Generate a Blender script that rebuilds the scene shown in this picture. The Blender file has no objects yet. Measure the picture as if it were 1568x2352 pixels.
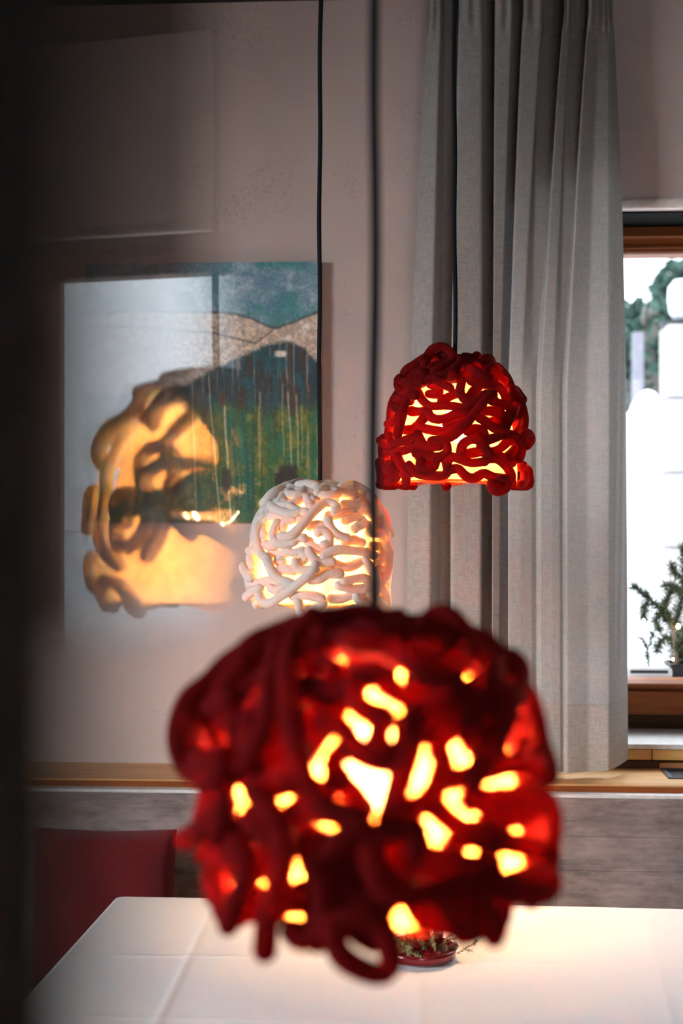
import bpy, bmesh, math, random
import numpy as np
from mathutils import Vector

C = bpy.context.scene.collection
SC = bpy.context.scene
F = 1568 * 50.0 / 24.0            # focal length in pixels (50 mm on a 24 mm wide frame)
YAW = math.radians(3.5)           # the camera is turned slightly left of the wall's normal
HC = 1.5                          # eye height
W = 3.39                          # visible wall plane
CA, SA = math.cos(YAW), math.sin(YAW)

# ------------------------------------------------------------------ camera
cam = bpy.data.cameras.new('camera')
cam.lens = 50; cam.sensor_fit = 'HORIZONTAL'; cam.sensor_width = 24
cam.dof.use_dof = True; cam.dof.focus_distance = 2.72; cam.dof.aperture_fstop = 3.4
cam.dof.aperture_blades = 0
cam.clip_start = 0.01
cam_o = bpy.data.objects.new('camera', cam); C.objects.link(cam_o)
cam_o.location = (0, 0, HC); cam_o.rotation_euler = (math.pi / 2, 0, YAW)
SC.camera = cam_o

# ------------------------------------------------------------------ world, daylight, exposure
world = bpy.data.worlds.new('overcast_sky'); SC.world = world; world.use_nodes = True
wbg = world.node_tree.nodes['Background']
wbg.inputs['Color'].default_value = (0.80, 0.90, 1.0, 1); wbg.inputs['Strength'].default_value = 4.0

def area(name, loc, target, sx, sy, power, col, portal=False):
    l = bpy.data.lights.new(name, 'AREA'); l.shape = 'RECTANGLE'; l.size = sx; l.size_y = sy
    l.energy = power; l.color = col
    o = bpy.data.objects.new(name, l); C.objects.link(o); o.location = loc
    d = Vector(target) - Vector(loc); o.rotation_euler = d.to_track_quat('-Z', 'Y').to_euler()
    if portal: l.cycles.is_portal = True
    return o

# daylight falling in through the left and the visible window, plus an added fill behind the camera
area('daylight_left_window', (-4.4, -0.4, 2.30), (0.1, 3.2, 1.1), 1.4, 1.3, 530, (0.88, 0.94, 1.0))
area('daylight_front_window', (1.35, 5.3, 3.3), (0.35, 2.2, 0.75), 1.2, 1.0, 60, (0.84, 0.92, 1.0))
area('added_rear_fill', (0.75, -2.36, 1.85), (0.3, 2.2, 0.3), 1.3, 1.1, 12, (0.95, 0.97, 1.0))

SC.view_settings.view_transform = 'Standard'; SC.view_settings.look = 'None'
SC.view_settings.gamma = 1; SC.view_settings.use_curve_mapping = False
SC.view_settings.exposure = 0.25
SC.cycles.max_bounces = 8; SC.cycles.diffuse_bounces = 4; SC.cycles.transmission_bounces = 6
SC.cycles.transparent_max_bounces = 12
SC.cycles.sample_clamp_indirect = 80.0
SC.cycles.use_denoising = True

# the dark door beside the lens: far edge and direction, beside / ahead of the camera
TILT = 0.17
DE = 0.24; SE = (475 - 784) / F
P0 = np.array([SE * DE, DE]); T = np.array([math.sin(TILT), math.cos(TILT)])
def mirror(p):
    d = np.array(p) - P0; a = d.dot(T); return P0 + 2 * a * T - d

# ------------------------------------------------------------------ geometry helpers
def c2w(cx, cy, z=None):
    """a point given beside / ahead of the camera, in room coordinates"""
    p = (cx * CA - cy * SA, cx * SA + cy * CA)
    return p if z is None else Vector((p[0], p[1], z))

def at(px, py, depth):
    return c2w((px - 784) / F * depth, depth, HC + (1176 - py) / F * depth)

def on_y(px, py, y):
    s = (px - 784) / F
    d = y / (s * SA + CA)
    return at(px, py, d)

def on_z(px, py, z):
    d = (HC - z) * F / (py - 1176)
    return at(px, py, d)

def obj(name, verts, faces, mat, parent=None, smooth=False, kind=None):
    me = bpy.data.meshes.new(name)
    me.from_pydata([tuple(v) for v in verts], [], faces); me.update()
    if smooth:
        me.polygons.foreach_set('use_smooth', [True] * len(me.polygons))
    return link(name, me, mat, parent, kind)

def link(name, me, mat, parent=None, kind=None):
    if mat is not None and not me.materials: me.materials.append(mat)
    o = bpy.data.objects.new(name, me); C.objects.link(o)
    if parent: o.parent = parent
    if kind: o['kind'] = kind
    return o

def bobj(name, bm, mat, parent=None, smooth=False, kind=None):
    me = bpy.data.meshes.new(name); bm.to_mesh(me); bm.free()
    if smooth: me.polygons.foreach_set('use_smooth', [True] * len(me.polygons))
    return link(name, me, mat, parent, kind)

def thing(name, label, cat, loc=(0, 0, 0), group=None):
    o = bpy.data.objects.new(name, None); C.objects.link(o); o.location = loc
    o['label'] = label; o['category'] = cat
    if group: o['group'] = group
    o.empty_display_size = 0.05
    return o

def tag(o, label, cat, group=None):
    o['label'] = label; o['category'] = cat
    if group: o['group'] = group
    return o

def box_bm(x0, x1, y0, y1, z0, z1, bevel=0.0, seg=2):
    bm = bmesh.new()
    bmesh.ops.create_cube(bm, size=1)
    for v in bm.verts:
        v.co = ((x0 + x1) / 2 + v.co.x * (x1 - x0), (y0 + y1) / 2 + v.co.y * (y1 - y0), (z0 + z1) / 2 + v.co.z * (z1 - z0))
    if bevel > 0:
        bmesh.ops.bevel(bm, geom=list(bm.edges), offset=bevel, segments=seg, affect='EDGES', profile=0.5)
    return bm

def box(name, x0, x1, y0, y1, z0, z1, mat, parent=None, bevel=0.0, kind=None):
    return bobj(name, box_bm(x0, x1, y0, y1, z0, z1, bevel), mat, parent, kind=kind)

def extrude_x(name, prof, x0, x1, mat, parent=None, kind=None, smooth=False):
    """a (y, z) outline swept along the wall"""
    n = len(prof)
    v = [(x0, y, z) for y, z in prof] + [(x1, y, z) for y, z in prof]
    f = [(i, (i + 1) % n, n + (i + 1) % n, n + i) for i in range(n)]
    f += [tuple(range(n - 1, -1, -1)), tuple(range(n, 2 * n))]
    return obj(name, v, f, mat, parent, smooth, kind)

def resample(P, step):
    """Catmull-Rom through P, resampled evenly"""
    P = [np.array(p, float) for p in P]
    if len(P) == 2: P = [P[0], (P[0] + P[1]) / 2, P[1]]
    Q = [2 * P[0] - P[1]] + P + [2 * P[-1] - P[-2]]
    out = []
    for i in range(1, len(Q) - 2):
        a, b, c, d = Q[i - 1], Q[i], Q[i + 1], Q[i + 2]
        m = max(2, int(np.linalg.norm(c - b) / step * 2) + 1)
        for k in range(m):
            t = k / m
            out.append(0.5 * (2 * b + (c - a) * t + (2 * a - 5 * b + 4 * c - d) * t * t + (3 * b - a - 3 * c + d) * t ** 3))
    out.append(P[-1])
    out = np.array(out)
    seg = np.linalg.norm(np.diff(out, axis=0), axis=1); s = np.concatenate([[0], np.cumsum(seg)])
    n = max(3, int(s[-1] / step) + 1)
    t = np.linspace(0, s[-1], n)
    return np.stack([np.interp(t, s, out[:, k]) for k in range(3)], axis=1)

def tube_data(path, radius, sides=10, round_ends=True, rvar=None):
    """vertices and faces of a tube along a (n,3) path; radius scalar or per point"""
    p = np.array(path, float); n = len(p)
    r = np.full(n, radius, float) if np.isscalar(radius) else np.array(radius, float)
    if rvar is not None: r = r * rvar
    tan = np.gradient(p, axis=0); tan /= np.maximum(np.linalg.norm(tan, axis=1), 1e-9)[:, None]
    if round_ends:
        r0, r1 = r[0], r[-1]
        pre_p, pre_r, post_p, post_r = [], [], [], []
        for a in (80, 50, 22):
            a = math.radians(a)
            pre_p.append(p[0] - tan[0] * r0 * math.sin(a)); pre_r.append(r0 * math.cos(a))
        for a in (22, 50, 80):
            a = math.radians(a)
            post_p.append(p[-1] + tan[-1] * r1 * math.sin(a)); post_r.append(r1 * math.cos(a))
        p = np.concatenate([pre_p, p, post_p]); r = np.concatenate([pre_r, r, post_r])
        tan = np.concatenate([[tan[0]] * 3, tan, [tan[-1]] * 3]); n = len(p)
    up = np.array([0, 0, 1.0]) if abs(tan[0][2]) < 0.9 else np.array([1.0, 0, 0])
    nrm = up - tan[0] * up.dot(tan[0]); nrm /= np.linalg.norm(nrm)
    V = np.zeros((n, sides, 3)); ang = np.linspace(0, 2 * math.pi, sides, endpoint=False)
    for i in range(n):
        nrm = nrm - tan[i] * nrm.dot(tan[i]); nrm /= max(np.linalg.norm(nrm), 1e-9)
        b = np.cross(tan[i], nrm)
        V[i] = p[i] + r[i] * (np.cos(ang)[:, None] * nrm + np.sin(ang)[:, None] * b)
    faces = []
    for i in range(n - 1):
        for k in range(sides):
            k2 = (k + 1) % sides
            faces.append((i * sides + k, i * sides + k2, (i + 1) * sides + k2, (i + 1) * sides + k))
    faces.append(tuple(range(sides - 1, -1, -1))); faces.append(tuple(range((n - 1) * sides, n * sides)))
    return V.reshape(-1, 3), faces

def tube(name, path, radius, mat, parent=None, sides=10, round_ends=True, kind=None):
    v, f = tube_data(path, radius, sides, round_ends)
    return obj(name, v.tolist(), f, mat, parent, True, kind)

def lathe_data(prof, seg=40, center=(0, 0, 0)):
    v, f = [], []
    for r, z in prof:
        for k in range(seg):
            a = 2 * math.pi * k / seg
            v.append((center[0] + r * math.cos(a), center[1] + r * math.sin(a), center[2] + z))
    for i in range(len(prof) - 1):
        for k in range(seg):
            k2 = (k + 1) % seg
            f.append((i * seg + k, i * seg + k2, (i + 1) * seg + k2, (i + 1) * seg + k))
    return v, f

def lathe(name, prof, mat, parent=None, center=(0, 0, 0), seg=40, smooth=True):
    v, f = lathe_data(prof, seg, center)
    return obj(name, v, f, mat, parent, smooth)

class Joined:
    """several shapes kept together as one mesh"""
    def __init__(s): s.v = []; s.f = []
    def add(s, v, f):
        o = len(s.v); s.v += [tuple(x) for x in v]; s.f += [tuple(i + o for i in q) for q in f]
    def obj(s, name, mat, parent=None, smooth=False, kind=None): return obj(name, s.v, s.f, mat, parent, smooth, kind)

# ------------------------------------------------------------------ material helpers
def mat_new(name):
    m = bpy.data.materials.new(name); m.use_nodes = True
    nt = m.node_tree; b = nt.nodes['Principled BSDF']
    return m, nt, b, nt.nodes['Material Output']

def nd(nt, typ, **kw):
    n = nt.nodes.new(typ)
    for k, v in kw.items():
        if k.startswith('i_'): n.inputs[k[2:].replace('_', ' ')].default_value = v
        else: setattr(n, k, v)
    return n

def ramp(nt, fac, stops):
    r = nt.nodes.new('ShaderNodeValToRGB'); e = r.color_ramp.elements
    while len(e) < len(stops): e.new(0.5)
    for el, (p, c) in zip(e, stops):
        el.position = p; el.color = (*c, 1) if len(c) == 3 else c
    nt.links.new(fac, r.inputs[0]); return r

def bump(nt, b, h, strength, dist):
    bp = nd(nt, 'ShaderNodeBump'); bp.inputs['Strength'].default_value = strength; bp.inputs['Distance'].default_value = dist
    nt.links.new(h, bp.inputs['Height']); nt.links.new(bp.outputs[0], b.inputs['Normal']); return bp

def coords(nt, scale=(1, 1, 1)):
    t = nd(nt, 'ShaderNodeTexCoord'); mp = nd(nt, 'ShaderNodeMapping'); mp.inputs['Scale'].default_value = scale
    nt.links.new(t.outputs['Object'], mp.inputs[0]); return mp.outputs[0]

def noise(nt, vec, scale, detail=4, rough=0.55):
    n = nd(nt, 'ShaderNodeTexNoise'); n.inputs['Scale'].default_value = scale
    n.inputs['Detail'].default_value = detail; n.inputs['Roughness'].default_value = rough
    nt.links.new(vec, n.inputs['Vector']); return n.outputs[0]

def plain(name, col, rough=0.6, metal=0.0, spec=0.5, bumpscale=None, vary=0.15):
    m, nt, b, _ = mat_new(name)
    v = coords(nt); n = noise(nt, v, bumpscale or 25)
    r = ramp(nt, n, [(0.25, tuple(c * (1 - vary) for c in col)), (0.75, tuple(min(1, c * (1 + vary)) for c in col))])
    nt.links.new(r.outputs[0], b.inputs['Base Color'])
    b.inputs['Roughness'].default_value = rough; b.inputs['Metallic'].default_value = metal
    b.inputs['Specular IOR Level'].default_value = spec
    if bumpscale: bump(nt, b, n, 0.3, 0.002)
    return m

def plaster():
    m, nt, b, _ = mat_new('speckled_pink_plaster')
    v = coords(nt)
    big = noise(nt, v, 2.5, 5, 0.6); fine = noise(nt, v, 90, 3, 0.6)
    base = ramp(nt, big, [(0.3, (0.545, 0.425, 0.385)), (0.7, (0.63, 0.495, 0.455))])
    mid = noise(nt, v, 130, 1, 0.4); patch = noise(nt, v, 4.0, 2, 0.5)
    mu = nd(nt, 'ShaderNodeMath', operation='MULTIPLY'); nt.links.new(mid, mu.inputs[0]); nt.links.new(patch, mu.inputs[1])
    sp = ramp(nt, mu.outputs[0], [(0.37, (0, 0, 0)), (0.43, (0.24, 0.24, 0.24))])
    mx = nd(nt, 'ShaderNodeMix', data_type='RGBA'); nt.links.new(sp.outputs[0], mx.inputs[0])
    nt.links.new(base.outputs[0], mx.inputs[6]); mx.inputs[7].default_value = (0.25, 0.18, 0.16, 1)
    nt.links.new(mx.outputs[2], b.inputs['Base Color']); b.inputs['Roughness'].default_value = 0.95
    b.inputs['Specular IOR Level'].default_value = 0.1
    ad = nd(nt, 'ShaderNodeMath', operation='SUBTRACT'); nt.links.new(fine, ad.inputs[0]); nt.links.new(sp.outputs[0], ad.inputs[1])
    bump(nt, b, ad.outputs[0], 0.25, 0.003)
    return m

def wood(name, dark, light, rough=0.45, scale=1.0, axis='x', spec=0.4):
    m, nt, b, _ = mat_new(name)
    sc = {'x': (0.9, 14, 14), 'y': (14, 0.9, 14), 'z': (14, 14, 0.9)}[axis]
    v = coords(nt, tuple(c * scale for c in sc))
    n = noise(nt, v, 2.2, 6, 0.62); g = noise(nt, v, 9, 3, 0.5)
    mu = nd(nt, 'ShaderNodeMath', operation='MULTIPLY_ADD'); nt.links.new(g, mu.inputs[0]); mu.inputs[1].default_value = 0.35
    nt.links.new(n, mu.inputs[2])
    r = ramp(nt, mu.outputs[0], [(0.42, dark), (0.62, tuple((a + c) / 2 for a, c in zip(dark, light))), (0.85, light)])
    nt.links.new(r.outputs[0], b.inputs['Base Color']); b.inputs['Roughness'].default_value = rough
    b.inputs['Specular IOR Level'].default_value = spec
    bump(nt, b, mu.outputs[0], 0.12, 0.002)
    return m

def cloth(name, col, trans, weave=900, tcol=None, vary=0.12, bumps=0.25, noise_scale=30, sheen=0.0):
    """woven fabric: diffuse with some light passing through"""
    m, nt, b, out = mat_new(name)
    v = coords(nt)
    vx = coords(nt, (1, 1, 0.12)); vz = coords(nt, (0.12, 0.12, 1))
    a = noise(nt, vx, weave, 2, 0.7); c = noise(nt, vz, weave, 2, 0.7)
    ad = nd(nt, 'ShaderNodeMath', operation='ADD'); nt.links.new(a, ad.inputs[0]); nt.links.new(c, ad.inputs[1])
    hf = nd(nt, 'ShaderNodeMath', operation='MULTIPLY'); nt.links.new(ad.outputs[0], hf.inputs[0]); hf.inputs[1].default_value = 0.5
    r = ramp(nt, hf.outputs[0], [(0.3, tuple(x * (1 - vary) for x in col)), (0.7, tuple(min(1, x * (1 + vary)) for x in col))])
    nt.links.new(r.outputs[0], b.inputs['Base Color']); b.inputs['Roughness'].default_value = 0.95
    b.inputs['Specular IOR Level'].default_value = 0.1; b.inputs['Sheen Weight'].default_value = sheen
    bump(nt, b, hf.outputs[0], bumps, 0.001)
    if trans > 0:
        t = nd(nt, 'ShaderNodeBsdfTranslucent')
        t.inputs[0].default_value = (*(tcol or col), 1)
        mx = nd(nt, 'ShaderNodeMixShader'); mx.inputs[0].default_value = trans
        nt.links.new(b.outputs[0], mx.inputs[1]); nt.links.new(t.outputs[0], mx.inputs[2]); nt.links.new(mx.outputs[0], out.inputs[0])
    return m

def felt(name, col, tcol, trans, vary=0.25, sss=None):
    m, nt, b, out = mat_new(name)
    v = coords(nt); n = noise(nt, v, 160, 4, 0.7); big = noise(nt, v, 18, 2, 0.5)
    mu = nd(nt, 'ShaderNodeMath', operation='MULTIPLY_ADD'); nt.links.new(n, mu.inputs[0]); mu.inputs[1].default_value = 0.7
    ml = nd(nt, 'ShaderNodeMath', operation='MULTIPLY'); nt.links.new(big, ml.inputs[0]); ml.inputs[1].default_value = 0.3
    nt.links.new(ml.outputs[0], mu.inputs[2])
    r = ramp(nt, mu.outputs[0], [(0.3, tuple(c * (1 - vary) for c in col)), (0.7, tuple(min(1, c * (1 + vary)) for c in col))])
    nt.links.new(r.outputs[0], b.inputs['Base Color']); b.inputs['Roughness'].default_value = 1.0
    b.inputs['Specular IOR Level'].default_value = 0.05
    b.inputs['Sheen Weight'].default_value = 0.25; b.inputs['Sheen Roughness'].default_value = 0.6
    b.inputs['Sheen Tint'].default_value = (*[min(1, c * 1.6 + 0.01) for c in col], 1)
    bump(nt, b, n, 0.6, 0.002)
    if sss:
        b.inputs['Subsurface Weight'].default_value = sss[0]; b.inputs['Subsurface Radius'].default_value = sss[1]; b.inputs['Subsurface Scale'].default_value = 1.0
    t = nd(nt, 'ShaderNodeBsdfTranslucent'); t.inputs[0].default_value = (*tcol, 1)
    mx = nd(nt, 'ShaderNodeMixShader'); mx.inputs[0].default_value = trans
    nt.links.new(b.outputs[0], mx.inputs[1]); nt.links.new(t.outputs[0], mx.inputs[2]); nt.links.new(mx.outputs[0], out.inputs[0])
    return m

def shade_cloth(name, tcol, dcol, clear):
    """thin loose liner that glows when the bulb is on: lets most light through, scatters the rest"""
    m, nt, b, out = mat_new(name)
    v = coords(nt); n = noise(nt, v, 60, 4, 0.7)
    r = ramp(nt, n, [(0.32, tuple(c * k for c, k in zip(tcol, (0.55, 0.35, 0.25)))), (0.62, tcol)])
    t = nd(nt, 'ShaderNodeBsdfTranslucent'); nt.links.new(r.outputs[0], t.inputs[0])
    d = nd(nt, 'ShaderNodeBsdfDiffuse'); d.inputs[0].default_value = (*dcol, 1)
    p = nd(nt, 'ShaderNodeBsdfTransparent')
    m1 = nd(nt, 'ShaderNodeMixShader'); m1.inputs[0].default_value = 0.25
    nt.links.new(t.outputs[0], m1.inputs[1]); nt.links.new(d.outputs[0], m1.inputs[2])
    m2 = nd(nt, 'ShaderNodeMixShader'); m2.inputs[0].default_value = clear
    nt.links.new(m1.outputs[0], m2.inputs[1]); nt.links.new(p.outputs[0], m2.inputs[2])
    nt.links.new(m2.outputs[0], out.inputs[0])
    return m

def emit(name, col, strength):
    m, nt, b, out = mat_new(name)
    b.inputs['Base Color'].default_value = (*col, 1)
    b.inputs['Emission Color'].default_value = (*col, 1); b.inputs['Emission Strength'].default_value = strength
    return m

def glass(name, ior=1.45, tint=(1, 1, 1)):
    """clear pane: each face lets light through and mirrors by Fresnel"""
    m, nt, b, out = mat_new(name)
    t = nd(nt, 'ShaderNodeBsdfTransparent'); g = nd(nt, 'ShaderNodeBsdfGlossy'); g.inputs['Roughness'].default_value = 0.0
    t.inputs[0].default_value = (*tint, 1)
    ge = nd(nt, 'ShaderNodeNewGeometry'); mi = nd(nt, 'ShaderNodeMix', data_type='FLOAT')
    nt.links.new(ge.outputs['Backfacing'], mi.inputs[0]); mi.inputs[2].default_value = ior; mi.inputs[3].default_value = 1 / ior
    fr = nd(nt, 'ShaderNodeFresnel'); nt.links.new(mi.outputs[0], fr.inputs[0])
    mx = nd(nt, 'ShaderNodeMixShader'); nt.links.new(fr.outputs[0], mx.inputs[0])
    nt.links.new(t.outputs[0], mx.inputs[1]); nt.links.new(g.outputs[0], mx.inputs[2]); nt.links.new(mx.outputs[0], out.inputs[0])
    return m

M = {}
M['plaster'] = plaster()
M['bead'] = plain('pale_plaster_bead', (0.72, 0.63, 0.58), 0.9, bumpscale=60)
M['ledge_wood'] = wood('larch_ledge', (0.40, 0.17, 0.045), (0.72, 0.42, 0.16), 0.4)
M['frame_wood'] = wood('oiled_window_wood', (0.15, 0.034, 0.006), (0.29, 0.078, 0.013), 0.5, spec=0.2)
M['board_wood'] = wood('sill_board_wood', (0.33, 0.15, 0.04), (0.60, 0.34, 0.10), 0.5)
M['block_dark'] = wood('smoked_wood', (0.035, 0.018, 0.012), (0.10, 0.05, 0.03), 0.9, spec=0.05)
M['block_warm'] = wood('warm_wood', (0.25, 0.10, 0.035), (0.38, 0.17, 0.06), 0.6)
M['bench_wood'] = None
M['dark_wood'] = wood('near_black_timber', (0.006, 0.005, 0.005), (0.016, 0.012, 0.011), 0.7)
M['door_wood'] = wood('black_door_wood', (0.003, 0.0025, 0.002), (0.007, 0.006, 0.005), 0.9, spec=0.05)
M['floor_wood'] = wood('floor_boards', (0.10, 0.06, 0.035), (0.20, 0.13, 0.08), 0.5, axis='y')
M['stone'] = plain('pale_sill_stone', (0.62, 0.60, 0.57), 0.6, bumpscale=60)
M['curtain'] = cloth('grey_linen', (0.38, 0.357, 0.34), 0.09, 420, (0.52, 0.50, 0.48), 0.28, 0.35)
M['curtain_backlit'] = cloth('grey_linen_backlit', (0.33, 0.305, 0.285), 0.17, 420, (0.52, 0.49, 0.46), 0.28, 0.35)  # same linen, with the right part's backlit look put into the material
M['curtain_hem'] = cloth('grey_linen_doubled', (0.38, 0.34, 0.305), 0.10, 420, (0.40, 0.37, 0.34), 0.28, 0.35)
M['table_linen'] = cloth('white_table_linen', (0.80, 0.79, 0.80), 0.0, 700, None, 0.03, 0.12)
M['red_fabric'] = cloth('dark_red_upholstery', (0.12, 0.006, 0.009), 0.0, 500, None, 0.35, 0.4, sheen=0.2)
M['black_metal'] = plain('matte_black_metal', (0.012, 0.013, 0.016), 0.5, 0.4)
M['cord'] = plain('black_braided_cord', (0.010, 0.011, 0.014), 0.9, spec=0.2, bumpscale=600)
M['felt_red'] = felt('deep_red_felt', (0.115, 0.004, 0.005), (0.95, 0.06, 0.012), 0.20, 0.25, (0.7, (0.008, 0.0014, 0.0005)))
M['felt_white'] = felt('cream_white_felt', (0.70, 0.66, 0.62), (0.98, 0.62, 0.26), 0.25, 0.10, (0.6, (0.008, 0.004, 0.0018)))
M['liner_red'] = shade_cloth('red_liner', (1.0, 0.36, 0.09), (0.8, 0.10, 0.03), 0.12)
M['liner_white'] = shade_cloth('cream_liner', (1.0, 0.74, 0.36), (0.9, 0.75, 0.55), 0.10)
M['fuzz_red'] = M['felt_red']; M['fuzz_white'] = M['felt_white']
M['bulb'] = emit('lit_bulb', (1.0, 0.62, 0.28), 40)
M['fairy'] = emit('fairy_light', (1.0, 0.66, 0.25), 30)
M['glass'] = glass('window_glass')
M['dish'] = plain('dark_red_glazed_metal', (0.16, 0.008, 0.014), 0.18, 0.3, 0.6, vary=0.05)
M['wax'] = plain('red_candle_wax', (0.42, 0.020, 0.018), 0.5, bumpscale=20)
M['wick'] = plain('charred_wick', (0.02, 0.018, 0.016), 0.9)
M['twig'] = plain('larch_bark', (0.22, 0.15, 0.07), 0.9, bumpscale=200)
M['needle'] = plain('sage_green_needles', (0.30, 0.30, 0.13), 0.8, vary=0.4)
M['needle_dark'] = plain('dark_green_needles', (0.09, 0.12, 0.05), 0.8, vary=0.4)
M['cone'] = plain('brown_cone_scales', (0.16, 0.075, 0.04), 0.8, bumpscale=150)
M['fir'] = plain('fir_green', (0.075, 0.105, 0.042), 0.8, vary=0.4)
M['bark'] = plain('grey_bark', (0.26, 0.22, 0.20), 0.9, bumpscale=60)
M['pot'] = plain('black_plastic_pot', (0.012, 0.014, 0.018), 0.5)
M['soil'] = plain('potting_soil', (0.03, 0.022, 0.016), 1.0, bumpscale=80)
M['snow'] = plain('snow', (0.88, 0.90, 0.93), 0.9, vary=0.03, bumpscale=3)
M['white_paint'] = plain('white_painted_metal', (0.80, 0.82, 0.84), 0.4, vary=0.03)
M['pale_stone'] = plain('pale_rendered_stone', (0.42, 0.38, 0.365), 0.9, bumpscale=20)
M['post_grey'] = plain('weathered_post', (0.20, 0.19, 0.22), 0.9, bumpscale=20)
M['tree_green'] = plain('conifer_green', (0.05, 0.10, 0.075), 0.9, vary=0.4)
M['tree_light'] = plain('shrub_green', (0.11, 0.17, 0.09), 0.9, vary=0.4)
M['grille_slot'] = plain('grille_black', (0.008, 0.010, 0.014), 0.5)

M['smoked_glass'] = glass('smoked_glass', 1.42, (0.55, 0.53, 0.52))

def bench_mat():
    m, nt, b, _ = mat_new('grey_brown_mottled_bench')
    v = coords(nt, (1, 1, 2.2)); big = noise(nt, v, 6, 6, 0.7); v2 = coords(nt, (1.2, 1, 10)); st = noise(nt, v2, 14, 4, 0.6)
    mu = nd(nt, 'ShaderNodeMath', operation='MULTIPLY_ADD'); nt.links.new(st, mu.inputs[0]); mu.inputs[1].default_value = 0.35; nt.links.new(big, mu.inputs[2])
    r = ramp(nt, mu.outputs[0], [(0.45, (0.09, 0.068, 0.062)), (0.65, (0.20, 0.15, 0.135)), (0.9, (0.34, 0.26, 0.24))])
    nt.links.new(r.outputs[0], b.inputs['Base Color']); b.inputs['Roughness'].default_value = 0.85
    bump(nt, b, st, 0.2, 0.002)
    return m
M['bench_wood'] = bench_mat()

# ------------------------------------------------------------------ the room
GY = W + 0.20                                 # window frame's front plane
xL = on_y(1168, 1176, GY).x                   # left edge of the window opening (behind the curtain)
mr = mirror(((112 - 784) / F * 3.75, 3.75))
xR = c2w(*mr)[0] + 0.17                       # right edge, beyond the frame
print('window', xL, xR, c2w(*mr))
XL, XR = -3.0, xR + 0.03
YB = -2.6
zc = on_y(500, 6, W).z                        # ceiling
z_lint = on_y(1500, 479, W).z
z_sill = on_y(1500, 1709, W).z                # top of stone sill at the wall face
z_ledge = on_y(1500, 1765, W).z
TH = 0.24
bk = Joined()
def jb(j, *a, **kw):
    bm = box_bm(*a, **kw); bm.verts.index_update()
    j.add([v.co[:] for v in bm.verts], [[v.index for v in f.verts] for f in bm.faces]); bm.free()
jb(bk, XL - 0.1, xL, W, W + TH, 0, zc)
jb(bk, xR, XR + 0.1, W, W + TH, 0, zc)
jb(bk, xL, xR, W, W + TH, 0, z_sill - 0.065)
r = 0.026
prof = [(W, zc), (W, z_lint + r)] + [(W + r - r * math.cos(a), z_lint + r - r * math.sin(a)) for a in np.linspace(0, math.pi / 2, 9)][1:] + [(W + TH, z_lint), (W + TH, zc)]
n = len(prof)
bk.add([(xL, y, z) for y, z in prof] + [(xR, y, z) for y, z in prof],
       [(i, (i + 1) % n, n + (i + 1) % n, n + i) for i in range(n)] + [tuple(range(n - 1, -1, -1)), tuple(range(n, 2 * n))])
bk.obj('wall_back', M['plaster'], kind='structure')
# left wall with a window opening that the daylight comes through
lw = Joined()
wy0, wy1, wz0, wz1 = -0.2, 1.35, 0.95, 2.08
jb(lw, XL - 0.1, XL, YB, wy0, 0, zc); jb(lw, XL - 0.1, XL, wy1, W, 0, zc)
jb(lw, XL - 0.1, XL, wy0, wy1, 0, wz0); jb(lw, XL - 0.1, XL, wy0, wy1, wz1, zc)
lw.obj('wall_left', M['plaster'], kind='structure')
fw = Joined()
bx0, bx1 = 0.05, 1.3
jb(fw, XL - 0.1, bx0, YB - 0.1, YB, 0, zc); jb(fw, bx1, XR + 0.1, YB - 0.1, YB, 0, zc)
jb(fw, bx0, bx1, YB - 0.1, YB, 0, 1.1); jb(fw, bx0, bx1, YB - 0.1, YB, 2.3, zc)
fw.obj('wall_front', M['plaster'], kind='structure')
box('wall_right', XR, XR + 0.1, YB, W, 0, zc, M['dark_wood'], kind='structure')
box('ceiling', XL - 0.1, XR + 0.1, YB - 0.1, W + TH, zc, zc + 0.1, M['dark_wood'], kind='structure')
box('floor', XL - 0.1, XR + 0.1, YB - 0.1, W + TH, -0.1, 0, M['floor_wood'], kind='structure')
def simple_window(name, plane, a0, a1, z0, z1, axis):
    w = bpy.data.objects.new(name, None); C.objects.link(w); w['kind'] = 'structure'
    def bar(u0, u1, q0, q1):
        if axis == 'x': box('frame_bar', plane - 0.08, plane - 0.02, u0, u1, q0, q1, M['frame_wood'], w)
        else: box('frame_bar', u0, u1, plane - 0.08, plane - 0.02, q0, q1, M['frame_wood'], w)
    bar(a0, a1, z0, z0 + 0.06); bar(a0, a1, z1 - 0.06, z1); bar(a0, a0 + 0.06, z0 + 0.06, z1 - 0.06); bar(a1 - 0.06, a1, z0 + 0.06, z1 - 0.06)
    bar((a0 + a1) / 2 - 0.03, (a0 + a1) / 2 + 0.03, z0 + 0.06, z1 - 0.06)
    if axis == 'x': box('pane', plane - 0.055, plane - 0.05, a0 + 0.05, a1 - 0.05, z0 + 0.05, z1 - 0.05, M['glass'], w)
    else: box('pane', a0 + 0.05, a1 - 0.05, plane - 0.055, plane - 0.05, z0 + 0.05, z1 - 0.05, M['glass'], w)
simple_window('window_2', XL, wy0, wy1, wz0, wz1, 'x')
simple_window('window_3', YB, bx0, bx1, 1.1, 2.3, 'y')  # unseen window, put in to carry the added rear fill

# ------------------------------------------------------------------ window in view
win = bpy.data.objects.new('window_1', None); C.objects.link(win); win['kind'] = 'structure'
def fz(py, y): return on_y(1500, py, y).z
zt = fz(583, GY + 0.035); zb = fz(1562, GY + 0.03)
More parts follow.
